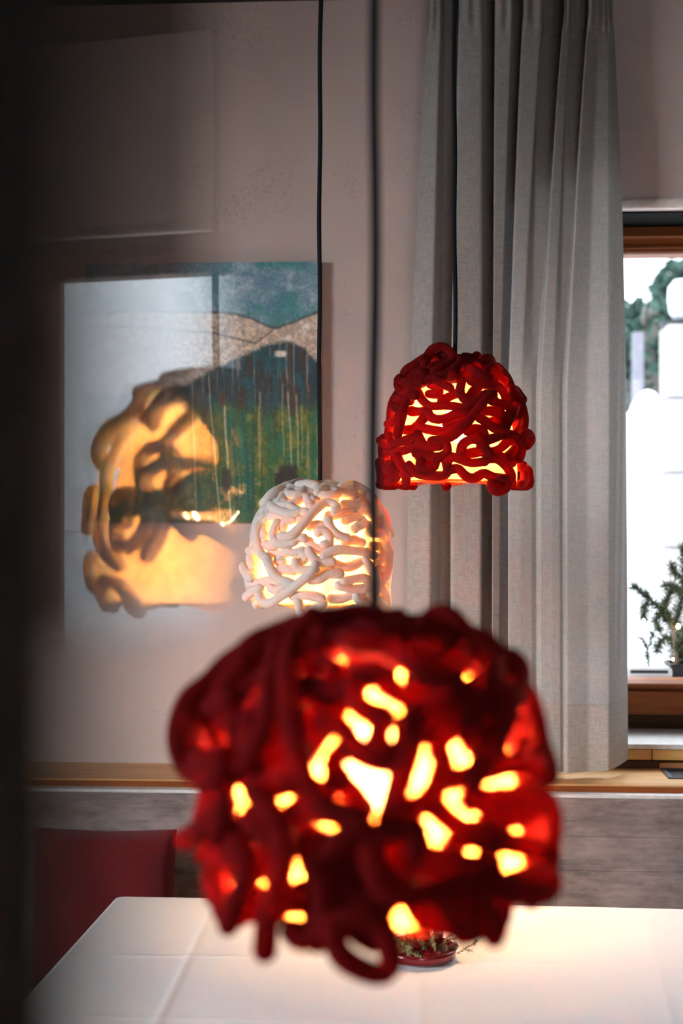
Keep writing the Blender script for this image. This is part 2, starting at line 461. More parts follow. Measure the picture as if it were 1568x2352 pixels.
# head: stepped profile, deepest at the soffit
prof = [(GY + 0.10, z_lint), (GY + 0.0, z_lint), (GY + 0.0, fz(535, GY)), (GY - 0.012, fz(537, GY)), (GY - 0.014, fz(545, GY)), (GY + 0.004, fz(550, GY)),
        (GY + 0.012, fz(563, GY + 0.012)), (GY + 0.006, fz(565, GY + 0.006)), (GY + 0.008, fz(569, GY)), (GY + 0.026, fz(571, GY + 0.026)), (GY + 0.030, zt + 0.004), (GY + 0.037, zt), (GY + 0.10, zt)]
extrude_x('head_rail', prof, xL, xR, M['frame_wood'], win)
zr0 = fz(1641, GY); zr1 = zb
prof = [(GY + 0.10, zr0), (GY, zr0), (GY, fz(1588, GY)), (GY + 0.012, fz(1586, GY + 0.012)), (GY + 0.012, fz(1582, GY + 0.012)), (GY - 0.004, fz(1580, GY)), (GY - 0.004, fz(1574, GY)),
        (GY + 0.0, fz(1570, GY)), (GY + 0.03, zr1), (GY + 0.10, zr1)]
extrude_x('bottom_rail', prof, xL, xR, M['frame_wood'], win)
box('side_rail', xL, xL + 0.07, GY, GY + 0.10, zr1, zt, M['frame_wood'], win, 0.004)
box('side_rail', xR - 0.07, xR, GY, GY + 0.10, zr1, zt, M['frame_wood'], win, 0.004)
box('pane', xL + 0.06, xR - 0.06, GY + 0.05, GY + 0.06, zr1 - 0.01, zt + 0.01, M['glass'], win)
box('lower_panel', xL - 0.02, xR + 0.02, GY + 0.045, GY + 0.10, 0.4, zr0 + 0.004, M['block_dark'], win)
# stone sill, the board under it and the short blocks above the ledge
box('trim_1', xL - 0.05, xR, W - 0.004, GY + 0.06, z_sill - 0.012, z_sill, M['stone'], None, 0.002, 'structure')
sb = bpy.data.objects.new('trim_2', None); C.objects.link(sb); sb['kind'] = 'structure'
xs = [xL - 0.05, on_y(1497, 1720, W).x, on_y(1497, 1720, W).x + 0.34, xR]
for i in range(3):
    box('board', xs[i], xs[i + 1] - 0.002, W - 0.006, W + 0.05, z_sill - 0.037, z_sill - 0.013, M['board_wood'], sb, 0.0015)
xs = [xL - 0.05, on_y(1514, 1745, W).x, on_y(1514, 1745, W).x + 0.30, xR]
for i in range(3):
    box('block', xs[i], xs[i + 1] - 0.002, W - 0.001, W + 0.05, z_ledge - 0.005, z_sill - 0.040 - (0.004 if i == 1 else 0.0), M['block_warm'] if i == 1 else M['block_dark'], sb, 0.0015)
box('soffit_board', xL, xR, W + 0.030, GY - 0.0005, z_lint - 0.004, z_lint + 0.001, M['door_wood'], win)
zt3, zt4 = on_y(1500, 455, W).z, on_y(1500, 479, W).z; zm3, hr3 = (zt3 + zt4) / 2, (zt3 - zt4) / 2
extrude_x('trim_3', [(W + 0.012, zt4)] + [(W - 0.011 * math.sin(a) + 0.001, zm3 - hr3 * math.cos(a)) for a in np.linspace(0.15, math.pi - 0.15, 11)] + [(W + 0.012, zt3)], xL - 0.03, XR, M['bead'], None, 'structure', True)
ob = box('outer_sill', xL - 0.2, xR + 0.2, GY + 0.101, GY + 0.42, zb - 0.06, zb - 0.02, M['stone'], win, 0.004)
ob['label'] = 'pale stone ledge outside the glass'

# ------------------------------------------------------------------ wooden ledge along the wall, with its grille
zl = z_ledge
yl = None
best = 9
for i in range(400):
    y = W - i * 0.001
    p = on_y(1400, 1803, y)
    if abs(p.z - zl) < best: best = abs(p.z - zl); yl = y
zl2 = on_y(1400, 1828, yl).z
led = thing('wooden_ledge', 'long honey coloured wooden ledge running along the wall under the curtain', 'ledge', (0, yl, zl2))
gx0 = on_z(1534, 1788, zl).x; gy0 = on_z(1534, 1789, zl).y; gy1 = on_z(1534, 1767, zl).y; gx1 = gx0 + 0.42
lj = Joined()
jb(lj, XL + 0.002, gx0, 0.004, W - yl - 0.001, 0.006, zl - zl2)
jb(lj, gx1, XR - 0.002, 0.004, W - yl - 0.001, 0.006, zl - zl2)
jb(lj, gx0, gx1, 0.004, gy0 - yl, 0.006, zl - zl2)
jb(lj, gx0, gx1, gy1 - yl, W - yl - 0.001, 0.006, zl - zl2)
lj.obj('ledge_top', M['ledge_wood'], led)
box('front_lip', XL + 0.002, XR - 0.002, 0, 0.018, -0.0, zl - zl2 - 0.004, M['frame_wood'], led, 0.0015)
gr = thing('vent_grille', 'black slotted vent grille let into the wooden ledge under the window', 'grille', (gx0, gy0, zl))
gw, gd = gx1 - gx0, gy1 - gy0
fr = Joined()
jb(fr, 0, gw, 0, 0.008, -0.010, 0.003); jb(fr, 0, gw, gd - 0.008, gd, -0.010, 0.003); jb(fr, 0, 0.012, 0.008, gd - 0.008, -0.010, 0.003); jb(fr, gw - 0.012, gw, 0.008, gd - 0.008, -0.010, 0.003)
fr.obj('frame', M['black_metal'], gr)
ns = 6
for i in range(ns):
    y0 = 0.011 + (gd - 0.022) * (i + 0.15) / ns
    box('slat', 0.012, gw - 0.012, y0, y0 + (gd - 0.022) / ns * 0.6, -0.010, 0.001, M['black_metal'], gr)

# ------------------------------------------------------------------ bench with plank back
yb = yl + 0.004
zbt = on_y(1400, 1831, yb - 0.02).z
bench = thing('bench', 'grey brown weathered bench back with plank joints behind the white table', 'bench', (0, yb, 0))
y0b = -0.035
zz = [0.45, on_y(1400, 2001, yb + y0b).z, on_y(1400, 1923, yb + y0b).z, zbt]
for i in range(3):
    xsb = [XL + 0.01, -1.6 + 0.35 * i, 0.28 + 0.5 * ((i * 2) % 3) , XR - 0.01]
    for q in range(3):
        box('plank', xsb[q], xsb[q + 1] - 0.0008, y0b, -0.004, zz[i] + 0.0003, zz[i + 1] - 0.0003, M['bench_wood'], bench, 0.0003)
box('top_cap', XL + 0.01, XR - 0.01, y0b - 0.002, -0.003, zbt, zbt + 0.008, M['stone'], bench, 0.002)
box('seat', XL + 0.01, XR - 0.01, -0.48, y0b - 0.001, 0.40, 0.45, M['bench_wood'], bench, 0.004)
box('seat_base', XL + 0.01, XR - 0.01, -0.42, -0.02, 0.0, 0.40, M['bench_wood'], bench)
# red back cushion leaning on the bench
def pillow(name, w, h, t, mat, parent=None):
    nx, nz = 28, 28; v = []; f = []
    for side in (-1, 1):
        for i in range(nx + 1):
            for j in range(nz + 1):
                u, q = i / nx * 2 - 1, j / nz * 2 - 1
                e = max(0, (1 - u ** 6)) ** 0.5 * max(0, (1 - q ** 6)) ** 0.5
                pin = 1 - 0.035 * (1 - abs(u)) * abs(q) ** 2
                d = side * t / 2 * e + 0.003 * math.sin(7 * u + 3 * q) * e
                v.append((u * w / 2 * (1 - 0.03 * (1 - q * q)), d, q * h / 2 * pin))
    m = (nx + 1) * (nz + 1)
    for s in range(2):
        for i in range(nx):
            for j in range(nz):
                a = s * m + i * (nz + 1) + j; q = (a, a + nz + 1, a + nz + 2, a + 1)
                f.append(q if s == 0 else q[::-1])
    return obj(name, v, f, mat, parent, True)
pc = on_y(398, 1932, yb - 0.11)
ph = pc.z - 0.452
cu = pillow('back_cushion', 0.32, ph + 0.02, 0.10, M['red_fabric'])
cu.location = (pc.x - 0.155, yb - 0.112, 0.452 + (ph + 0.02) / 2 + 0.003); cu.rotation_euler = (math.radians(-6), 0, 0)
tag(cu, 'dark red back cushion leaning on the grey bench behind the table corner', 'cushion')

# ------------------------------------------------------------------ the wall picture
def srgb(c): return tuple(((x / 255) / 12.92 if x / 255 <= 0.04045 else ((x / 255 + 0.055) / 1.055) ** 2.4) for x in c)
def vnoise(x, y, seed):
    rs = np.random.RandomState(seed); g = rs.rand(64, 64)
    xi = np.floor(x).astype(int); yi = np.floor(y).astype(int); fx = x - xi; fy = y - yi
    fx = fx * fx * (3 - 2 * fx); fy = fy * fy * (3 - 2 * fy)
    a = g[yi % 64, xi % 64]; b = g[yi % 64, (xi + 1) % 64]; c = g[(yi + 1) % 64, xi % 64]; d = g[(yi + 1) % 64, (xi + 1) % 64]
    return a * (1 - fx) * (1 - fy) + b * fx * (1 - fy) + c * (1 - fx) * fy + d * fx * fy
def fbm(x, y, seed, o=4):
    s = 0; a = 0.5; t = 0
    for i in range(o):
        s = s + a * vnoise(x * 2 ** i, y * 2 ** i, seed + i); t += a; a *= 0.6
    return s / t
PX0, PX1, PY0, PY1 = 195, 738, 602, 1200
nx, ny = 300, 330
gx, gy = np.meshgrid(np.linspace(PX0, PX1, nx), np.linspace(PY0, PY1, ny))
wob = (fbm(gx / 14, gy / 14, 3) - 0.5) * 10
def lerp(a, b, t): return a * (1 - t[..., None]) + b * t[..., None]
def sm(e0, e1, x): t = np.clip((x - e0) / (e1 - e0), 0, 1); return t * t * (3 - 2 * t)
L = lambda *c: np.array(c, float)
col = np.ones(gx.shape + (3,)) * L(88, 118, 132)
nA, nB, nC = fbm(gx / 60, gy / 40, 11), fbm(gx / 35, gy / 30, 21), fbm(gx / 8, gy / 8, 31)
col = lerp(col, L(52, 108, 108), sm(0.48, 0.68, nA)); col = lerp(col, L(140, 152, 166), sm(0.5, 0.72, nB) * 0.7); col = lerp(col, L(60, 95, 120), sm(0.55, 0.75, fbm(gx / 50, gy / 50, 41)) * 0.6)
rx = [190, 300, 430, 484, 539, 580, 615, 634, 667, 724, 740]; ry = [722, 712, 716, 716, 720, 732, 749, 754, 743, 720, 714]
r1 = np.interp(gx, rx, ry) + wob * 0.3
beige = lerp(np.ones_like(col) * L(176, 156, 140), L(140, 124, 112), sm(0.35, 0.65, nC)); beige = lerp(beige, L(190, 184, 176), sm(0.55, 0.7, nB) * 0.6)
col = lerp(col, beige, sm(-3, 3, gy - r1))
dk = L(48, 52, 56)
col = lerp(col, dk, np.exp(-((gy - r1) / 3.5) ** 2) * (0.5 + 0.5 * nC))
r2 = np.interp(gx, [190, 300, 430, 484, 539, 588, 620, 634, 640], [745, 748, 760, 762, 776, 788, 765, 752, 745])
col = lerp(col, L(86, 76, 70), np.exp(-((gy - r2) / 3.0) ** 2) * 0.85 * sm(645, 636, gx))
r3 = np.interp(gx, [190, 300, 430, 484, 539, 582, 620, 661, 702, 724, 740], [905, 900, 880, 847, 822, 803, 787, 781, 800, 826, 835]) + wob * 0.9
stk = fbm(gx / 9, gy / 90, 51); stk2 = fbm(gx / 5, gy / 140, 61)
dark = lerp(np.ones_like(col) * L(26, 44, 52), L(44, 40, 38), sm(0.4, 0.6, stk)); dark = lerp(dark, L(104, 98, 94), sm(0.56, 0.72, stk2) * sm(960, 860, gy) * 0.9)
dark = lerp(dark, L(18, 66, 78), sm(0.55, 0.7, fbm(gx / 18, gy / 40, 71)) * 0.6)
col = lerp(col, dark, sm(-4, 10, gy - r3))
gt = 940 + (stk - 0.5) * 90
green = lerp(np.ones_like(col) * L(40, 72, 36), L(84, 88, 34), sm(0.45, 0.68, fbm(gx / 24, gy / 20, 81))); green = lerp(green, L(22, 78, 62), sm(0.5, 0.7, fbm(gx / 16, gy / 60, 91)) * 0.8)
green = lerp(green, L(128, 108, 60), sm(0.6, 0.75, fbm(gx / 26, gy / 22, 101)) * sm(1040, 1120, gy)); green = lerp(green, L(40, 40, 34), sm(0.56, 0.7, stk2) * 0.5)
col = lerp(col, green, sm(-25, 25, gy - gt))
def drip(x0, y0, x1, y1, wdt, c, a=0.8):
    global col
    t = np.clip((gy - y0) / (y1 - y0), 0, 1); xc = x0 + (x1 - x0) * t + np.sin(gy / 23 + x0) * 0.9
    m = np.exp(-((gx - xc) / wdt) ** 2) * sm(y0 - 6, y0 + 6, gy) * sm(y1 + 6, y1 - 6, gy) * a * (0.65 + 0.5 * nC)
    col = lerp(col, c, np.clip(m, 0, 1))
cream = L(176, 164, 138); teal = L(14, 58, 66)
for d in [(479, 862, 506, 1195, 1.8, cream, .75), (515, 915, 531, 1195, 2.6, cream, .9), (597, 900, 597, 1078, 1.8, cream, .6), (648, 880, 652, 1050, 1.8, cream, .5), (662, 900, 671, 1080, 2.0, cream, .7),
          (681, 905, 686, 1075, 1.8, cream, .6), (693, 930, 694, 1060, 1.5, cream, .4), (708, 990, 708, 1110, 2.5, cream, .4), (440, 860, 452, 1190, 2, cream, .6), (380, 880, 386, 1150, 2, cream, .6), (300, 900, 306, 1180, 2.2, cream, .6), (250, 890, 247, 1100, 2, cream, .5),
          (559, 940, 576, 1198, 4, teal, .95), (537, 960, 549, 1198, 3.5, teal, .85), (580, 960, 582, 1198, 3, teal, .7), (330, 930, 340, 1190, 4, teal, .8), (718, 960, 720, 1120, 6, L(14, 70, 52), .8)]:
    drip(*d)
for bx, by, a, b_, c in [(521, 1102, 10, 26, L(40, 32, 28)), (663, 1092, 21, 24, L(30, 26, 24)), (640, 1100, 8, 14, L(30, 26, 24)), (400, 1110, 20, 24, L(34, 30, 28)), (645, 813, 13, 7, L(190, 182, 172)), (512, 918, 8, 14, L(70, 40, 28)), (606, 1158, 14, 12, L(150, 120, 40))]:
    col = lerp(col, c, np.clip(1.4 * np.exp(-(((gx - bx + wob * .4) / a) ** 4 + ((gy - by) / b_) ** 4)), 0, 1) * 0.9)
col = lerp(col, L(112, 106, 98), np.full_like(gx, 0.16))
col = col * (0.80 + 0.4 * fbm(gx / 4, gy / 4, 7, 3))[..., None]
lin = np.clip(np.where(col / 255 <= 0.04045, col / 255 / 12.92, ((col / 255 + 0.055) / 1.055) ** 2.4) / 0.52, 0, 0.95)
YP = W - 0.024
pz1 = on_y(600, PY0, YP).z; pz0 = on_y(600, PY1, YP).z; px0 = on_y(PX0, 900, YP).x; px1 = on_y(PX1, 900, YP).x
pic = thing('wall_painting', 'unframed canvas of pale mountains above a dark green meadow with drips', 'painting', ((px0 + px1) / 2, W, pz0))
cxp = (px0 + px1) / 2
v = []
relief = (fbm(gx / 4, gy / 9, 17, 3) - 0.5) * 0.0012
for j in range(ny):
    for i in range(nx):
        v.append((px0 + (px1 - px0) * i / (nx - 1) - cxp, YP - W - relief[j, i], (pz1 - (pz1 - pz0) * j / (ny - 1)) - pz0))
f = [(j * nx + i, (j + 1) * nx + i, (j + 1) * nx + i + 1, j * nx + i + 1) for j in range(ny - 1) for i in range(nx - 1)]
pm, nt, b, _ = mat_new('oil_paint')
vc = nd(nt, 'ShaderNodeVertexColor'); vc.layer_name = 'paint'; nt.links.new(vc.outputs[0], b.inputs['Base Color'])
b.inputs['Roughness'].default_value = 0.55; b.inputs['Specular IOR Level'].default_value = 0.25
po = obj('painted_canvas', v, f, pm, pic, True)
ca = po.data.color_attributes.new('paint', 'FLOAT_COLOR', 'POINT')
ca.data.foreach_set('color', np.concatenate([lin.reshape(-1, 3), np.ones((nx * ny, 1))], axis=1).astype(np.float32).ravel())
box('stretcher', px0 - cxp, px1 - cxp, YP - W + 0.0012, -0.0005, 0, pz1 - pz0, M['dark_wood'], pic)

# ------------------------------------------------------------------ curtain
YC = W - 0.125
top = [(983, .2), (1014, .2), (1022, .9), (1068, 1.15), (1052, .02), (1110, .12), (1096, 1.15), (1148, 1.15), (1135, .08), (1180, .15), (1170, 1), (1212, 1), (1200, 0), (1251, .1), (1242, 1.05), (1308, 1.05), (1294, 0), (1314, .15), (1308, .8), (1362, .8), (1350, 0), (1376, .2), (1398, .3), (1412, .35)]
low = [(940, .3), (992, .2), (1014, .8), (1048, 1.1), (1033, .02), (1110, .1), (1096, 1.15), (1146, 1.15), (1131, .1), (1150, .2), (1150, .8), (1180, .9), (1165, .02), (1195, .05), (1220, .12), (1232, .22), (1239, .02), (1268, .06), (1285, .12), (1292, .24), (1299, .02), (1350, .2), (1410, .15), (1449, .1)]
end = [(928, .3), (985, .2), (1010, .8), (1046, 1.1), (1032, .02), (1106, .1), (1092, 1.15), (1142, 1.15), (1127, .1), (1146, .2), (1148, .8), (1178, .9), (1165, .02), (1195, .05), (1222, .10), (1234, .16), (1240, .03), (1268, .06), (1286, .10), (1294, .16), (1300, .03), (1352, .2), (1415, .15), (1456, .1)]
top, low, end = np.array(top, float), np.array(low, float), np.array(end, float)
NU, NV = 520, 110
zct = zc - 0.004; 
def curtain_rows(z_of):
    return None
u = np.linspace(0, 23, NU)
kern = np.exp(-np.linspace(-2, 2, 11) ** 2); kern /= kern.sum()
def section(py):
    if py < 900: t = np.clip((py - 30) / 870, 0, 1) ** 0.8; A = top * (1 - t) + low * t
    else: t = np.clip((py - 900) / 870, 0, 1); A = low * (1 - t) + end * t
    X = np.interp(u, np.arange(24), A[:, 0]); D = np.interp(u, np.arange(24), A[:, 1])
    pad = lambda a: np.concatenate([2 * a[0] - a[5:0:-1], a, 2 * a[-1] - a[-2:-7:-1]])
    return np.convolve(pad(X), kern, 'valid'), np.convolve(pad(D), kern, 'valid')
cur = thing('curtain', 'grey linen curtain hanging in deep folds beside the window', 'curtain', (0, YC, 0))
def curtain_mesh(py0, py1, nv, name, mat, off=0.0, i0=0, i1=NU - 1):
    v = []
    for j in range(nv + 1):
        py = py0 + (py1 - py0) * j / nv
        X, D = section(py)
        for i in range(i0, i1 + 1):
            q = i / (NU - 1)
            d = D[i]
            d = 0.115 * d
            if py < 70: d += 0.004 * math.sin(q * 260 + 1.5 * math.sin(q * 31)) * sm(70, 50, np.array(float(py)))
            edge = max(0, (X[i] - 1398) / 52)
            d += edge ** 1.25 * 0.085 * (0.4 + 0.6 * min(1, max(0, (py - 400) / 500)))                  # right edge turns towards the window
            d += 0.0022 * math.sin(X[i] / 3.1 + py / 190) * min(1, max(0, (X[i] - 1395) / 30)) * min(1, max(0, (py - 560) / 100)) * min(1, max(0, (1560 - py) / 120))
            d += 0.003 * math.sin(X[i] / 37 + py / 260)
            sag = 0
            if py1 > 1700 and j == nv: sag = 6 * math.sin(q * 9) - 9 * max(0, q - 0.93) / 0.07
            p = on_y(X[i], py + sag, YC)
            v.append((p.x, d - 0.012 - off, p.z))
    m = i1 - i0 + 1
    f = [(j * m + i, (j + 1) * m + i, (j + 1) * m + i + 1, j * m + i + 1) for j in range(nv) for i in range(m - 1)]
    return obj(name, v, f, mat, cur, True)
pyt = 1176 - (zct - HC) * F / (YC / CA)
IS = int(11.6 / 23 * NU)
curtain_mesh(pyt, 1620, 100, 'drape', M['curtain'], 0, 0, IS)
curtain_mesh(pyt, 1620, 100, 'drape', M['curtain_backlit'], 0, IS, NU - 1)
curtain_mesh(1618, 1768, 16, 'hem', M['curtain_hem'], 0.0008)
curtain_mesh(56, 63, 3, 'heading_seam', M['curtain'], 0.0015)
box('curtain_track', XL + 0.3, XR - 0.02, -0.02, 0.03, zc - 0.003, zc, M['black_metal'], cur)
# ------------------------------------------------------------------ felt rope lamps
rng = random.Random(5)
LAMP_H = 0.232; RSH = 0.115; RR = 0.0088
def profile(dome, hs=1.0):
    """(r, z) outline of the liner from the apex down to the open rim, z measured down from the top"""
    if dome == 0:   # bucket
        P = [(0.0, 0), (0.03, 0.001), (0.055, 0.006), (0.075, 0.018), (0.090, 0.042), (0.101, 0.075), (0.110, 0.115), (0.115, 0.165), (0.117, 0.205), (0.116, LAMP_H)]
    else:           # rounder
        P = [(0.0, 0), (0.03, 0.003), (0.055, 0.010), (0.078, 0.026), (0.096, 0.055), (0.108, 0.090), (0.115, 0.135), (0.118, 0.175), (0.116, 0.205), (0.112, LAMP_H)]
    return np.array(P) * (1.0, hs)

def lamp(name, label, px, py_mid, depth, dome, feltm, linerm, traces, crop, scale, power, seed, group=None, fuzz=0, lightcol=(1, .62, .28), r_scale=1.0, fill=60, spin=None, cord_wig=0.003, bottom=None, worldpos=None, front=70, offs=(0.010, 0.018, 0.027, 0.036), hs=1.0, infill=0):
    rs = random.Random(seed); nrs = np.random.RandomState(seed)
    P = profile(dome, hs) * r_scale
    H = LAMP_H * r_scale * hs; rr = RR * r_scale
    ctr = Vector(worldpos) if worldpos is not None else at(px, py_mid, depth)       # middle of the shade
    ztop = H / 2                                                     # local z of apex
    root = thing(name, label, 'lamp', (ctr.x, ctr.y, ctr.z), group)
    camv = np.array([0, 0, HC]) - np.array(ctr)
    dirc = camv[:2] / np.linalg.norm(camv[:2]); phi_c = math.atan2(dirc[1], dirc[0])
    arc = np.concatenate([[0], np.cumsum(np.linalg.norm(np.diff(P, axis=0), axis=1))])
    def surf(phi, s, off):
        r0 = np.interp(s, arc, P[:, 0]); z0 = np.interp(s, arc, P[:, 1])
        e = 0.004; dr = np.interp(s + e, arc, P[:, 0]) - np.interp(s - e, arc, P[:, 0]); dz = np.interp(s + e, arc, P[:, 1]) - np.interp(s - e, arc, P[:, 1])
        l = math.hypot(dr, dz) or 1; nr, nz = dz / l, dr / l         # outward normal (z grows down in P)
        if s > arc[-1]: z0 += s - arc[-1]
        rad = r0 + nr * off
        return np.array([rad * math.cos(phi), rad * math.sin(phi), ztop - z0 + nz * off])
    # liner
    ph = [(max(r_, 0.0005), ztop - z_) for r_, z_ in zip(np.interp(np.linspace(0, arc[-1], 26), arc, P[:, 0]), np.interp(np.linspace(0, arc[-1], 26), arc, P[:, 1]))]
    lv, lf = lathe_data(ph, 48)
    lv = [(x * (1 + .012 * math.sin(7 * math.atan2(y, x) + z * 40)), y * (1 + .012 * math.sin(5 * math.atan2(y, x) + z * 50)), z - (0.004 * math.sin(9 * math.atan2(y, x)) if i >= len(lv) - 48 else 0)) for i, (x, y, z) in enumerate(lv)]
    obj('liner', lv, lf, linerm, root, True)
    zrim = ph[-1][1]
    bv, bf = lathe_data([(P[-1][0] * .985, zrim + .006), (P[-1][0] * .8, zrim + .011), (P[-1][0] * .5, zrim + .014), (P[-1][0] * .26, zrim + .015)], 40)  # unseen ring added under the bulb to hold its light off the table
    obj('added_baffle', bv, bf, feltm, root, True)
    allpaths = []
    def add_rope(path, rad=None):
        path = resample(path, 0.0055 * max(1, r_scale))
        nrad = (rad or rr) * (1 + 0.07 * np.interp(np.linspace(0, 1, len(path)), np.linspace(0, 1, 6), nrs.randn(6)).clip(-1.5, 1.5))
        vv, ff = tube_data(path, nrad, 10, True)
        obj('felt_rope', vv.tolist(), ff, feltm, root, True)
        allpaths.append((path, nrad))
    # ropes that show towards the viewer
    k_off = offs
    for tr in traces:
        lay, pts = tr[0], tr[1]
        out = []
        for q in pts:
            X = crop[0] + q[0] / scale; Y = crop[1] + q[1] / scale
            lx = (X - px) / F * depth
            # march along the sight line on to the shade's surface
            s_ = (X - 784) / F; t_ = (1176 - Y) / F
            o = np.array([0, 0, HC]); d = np.array([s_ * CA - SA, s_ * SA + CA, t_])
            offv = k_off[int(lay)] * r_scale
            bestp = None; bd = 1e9
            for step in np.arange(depth - 0.2, depth + 0.005, 0.004):
                p = o + d * step - np.array(ctr)
                rad = math.hypot(p[0], p[1]); zd = ztop - p[2]
                # signed distance to the offset outline (approximate)
                if zd < 0: sd = math.hypot(max(0, rad - 0.03), zd) - offv if rad > 0.03 else -zd - offv
                else: sd = rad - (np.interp(zd, P[:, 1], P[:, 0]) + offv)
                if sd < bd: bd = sd; bestp = p
                if sd <= 0: break
            out.append(bestp)
        add_rope(out)
    # ropes round the back and over the top
    for kx in range(fill + infill):
        lay = rs.choice([0, 0, 1, 1, 2])
        inner = kx >= fill
        if inner:
            lay = 0; s = rs.uniform(0.3, 1.0) * arc[-1]; phi = phi_c + math.radians(rs.uniform(-front, front))
        elif kx < fill * 0.22:
            lay = rs.choice([0, 0, 1]); s = rs.uniform(0.02, 0.085) * r_scale; phi = rs.uniform(0, 2 * math.pi)
        else:
            s = rs.uniform(0.05, 1.0) * arc[-1]; s = max(s, 0.05); phi = phi_c + math.radians(rs.uniform(front, 360 - front))
        hd = rs.uniform(0, 2 * math.pi); curv = rs.uniform(-30, 30)
        n = rs.randint(18, 44); pts = []
        for i in range(n):
            pts.append(surf(phi, s, (k_off[lay] + 0.002 * math.sin(i * .5 + kx)) * r_scale))
            st = 0.0062
            r0 = max(0.02, float(np.interp(s, arc, P[:, 0])))
            curv = curv * 0.93 + rs.gauss(0, 16); hd += curv * st
            phi += math.cos(hd) * st / r0; s += math.sin(hd) * st
            if s > arc[-1] + 0.004: hd = -abs(hd % math.pi); s = arc[-1] + 0.004; curv = -curv
            if s < 0.010: s = 0.010; hd += 0.6
            dphi = (phi - phi_c + math.pi) % (2 * math.pi) - math.pi
            if not inner and kx >= fill * 0.22 and abs(dphi) < math.radians(front - 8): break
        if len(pts) >= 5: add_rope(pts)
    # fibres standing off the felt
    if fuzz:
        fv, ff = [], []
        tot = sum(len(p) for p, _ in allpaths)
        for p, rad in allpaths:
            cnt = int(fuzz * len(p) / tot)
            for _ in range(cnt):
                i = rs.randrange(1, len(p) - 1) if len(p) > 2 else 0
                t = p[min(i + 1, len(p) - 1)] - p[i - 1]; t = t / max(np.linalg.norm(t), 1e-9)
                nn = nrs.randn(3); nn -= t * nn.dot(t); nn /= max(np.linalg.norm(nn), 1e-9)
                base = p[i] + nn * rad[i] * 0.96 + t * rs.uniform(-.003, .003)
                dd = nn * 0.6 + t * rs.uniform(-1, 1) + nrs.randn(3) * 0.3; dd /= np.linalg.norm(dd)
                ln = rs.uniform(0.0010, 0.0030) if rs.random() < 0.97 else rs.uniform(0.004, 0.008)
                sd = np.cross(dd, nrs.randn(3)); sd = sd / max(np.linalg.norm(sd), 1e-9) * 0.00009
                mid = base + dd * ln * 0.6 + nrs.randn(3) * ln * 0.12
                o_ = len(fv); fv += [base - sd, base + sd, mid + sd * .8, mid - sd * .8, base + dd * ln + nrs.randn(3) * ln * .15]
                ff += [(o_, o_ + 1, o_ + 2, o_ + 3), (o_ + 3, o_ + 2, o_ + 4)]
        # loose wisps at the open rim
        for _ in range(260):
            a = rs.uniform(0, 2 * math.pi); p = surf(a, arc[-1], 0.001); q = p.copy(); w_ = 0.00012
            dr_ = np.array([math.cos(a) * .3, math.sin(a) * .3, -1.0]); pr = None
            for i in range(4):
                q2 = q + dr_ * rs.uniform(.001, .003); o_ = len(fv); sd = np.array([-math.sin(a), math.cos(a), 0]) * w_
                fv += [q - sd, q + sd, q2 + sd, q2 - sd]; ff.append((o_, o_ + 1, o_ + 2, o_ + 3)); q = q2
                dr_ = dr_ + nrs.randn(3) * 0.8; dr_ /= np.linalg.norm(dr_)
        obj('felt_fuzz', [tuple(x) for x in fv], ff, feltm, root, False, 'stuff')
    # bulb, socket, cord up to the ceiling
    lathe('bulb', [(0.0005, -0.030), (0.014, -0.027), (0.024, -0.016), (0.028, 0.0), (0.025, 0.014), (0.016, 0.028), (0.013, 0.036), (0.0005, 0.037)], M['bulb'], root, (0, 0, 0.0), 24)
    lathe('socket', [(0.0005, 0.036), (0.019, 0.036), (0.020, 0.045), (0.020, 0.080), (0.012, 0.088), (0.0005, 0.089)], M['black_metal'], root, (0, 0, 0), 20)
    top_z = zc - ctr.z
    zz_ = np.linspace(0.085, top_z - 0.012, 60)
    cp = np.stack([cord_wig * np.sin(zz_ * 3.1 + seed) * (zz_ - 0.085) / zz_.max() + 0.0009 * np.sin(zz_ * 21 + seed), cord_wig * np.cos(zz_ * 2.3) * 0.3, zz_], axis=1)
    tube('cord', cp, 0.0042, M['cord'], root, 8, False)
    lathe('ceiling_rose', [(0.0005, -0.030), (0.02, -0.030), (0.05, -0.022), (0.052, 0), (0.0005, 0)], M['black_metal'], root, (cp[-1][0], cp[-1][1], top_z - 0.0005), 28)
    pl = bpy.data.lights.new(name + '_light', 'POINT'); pl.energy = power; pl.color = lightcol; pl.shadow_soft_size = 0.030
    po_ = bpy.data.objects.new('bulb_light', pl); C.objects.link(po_); po_.parent = root; po_.location = (0, 0, 0)
    return root

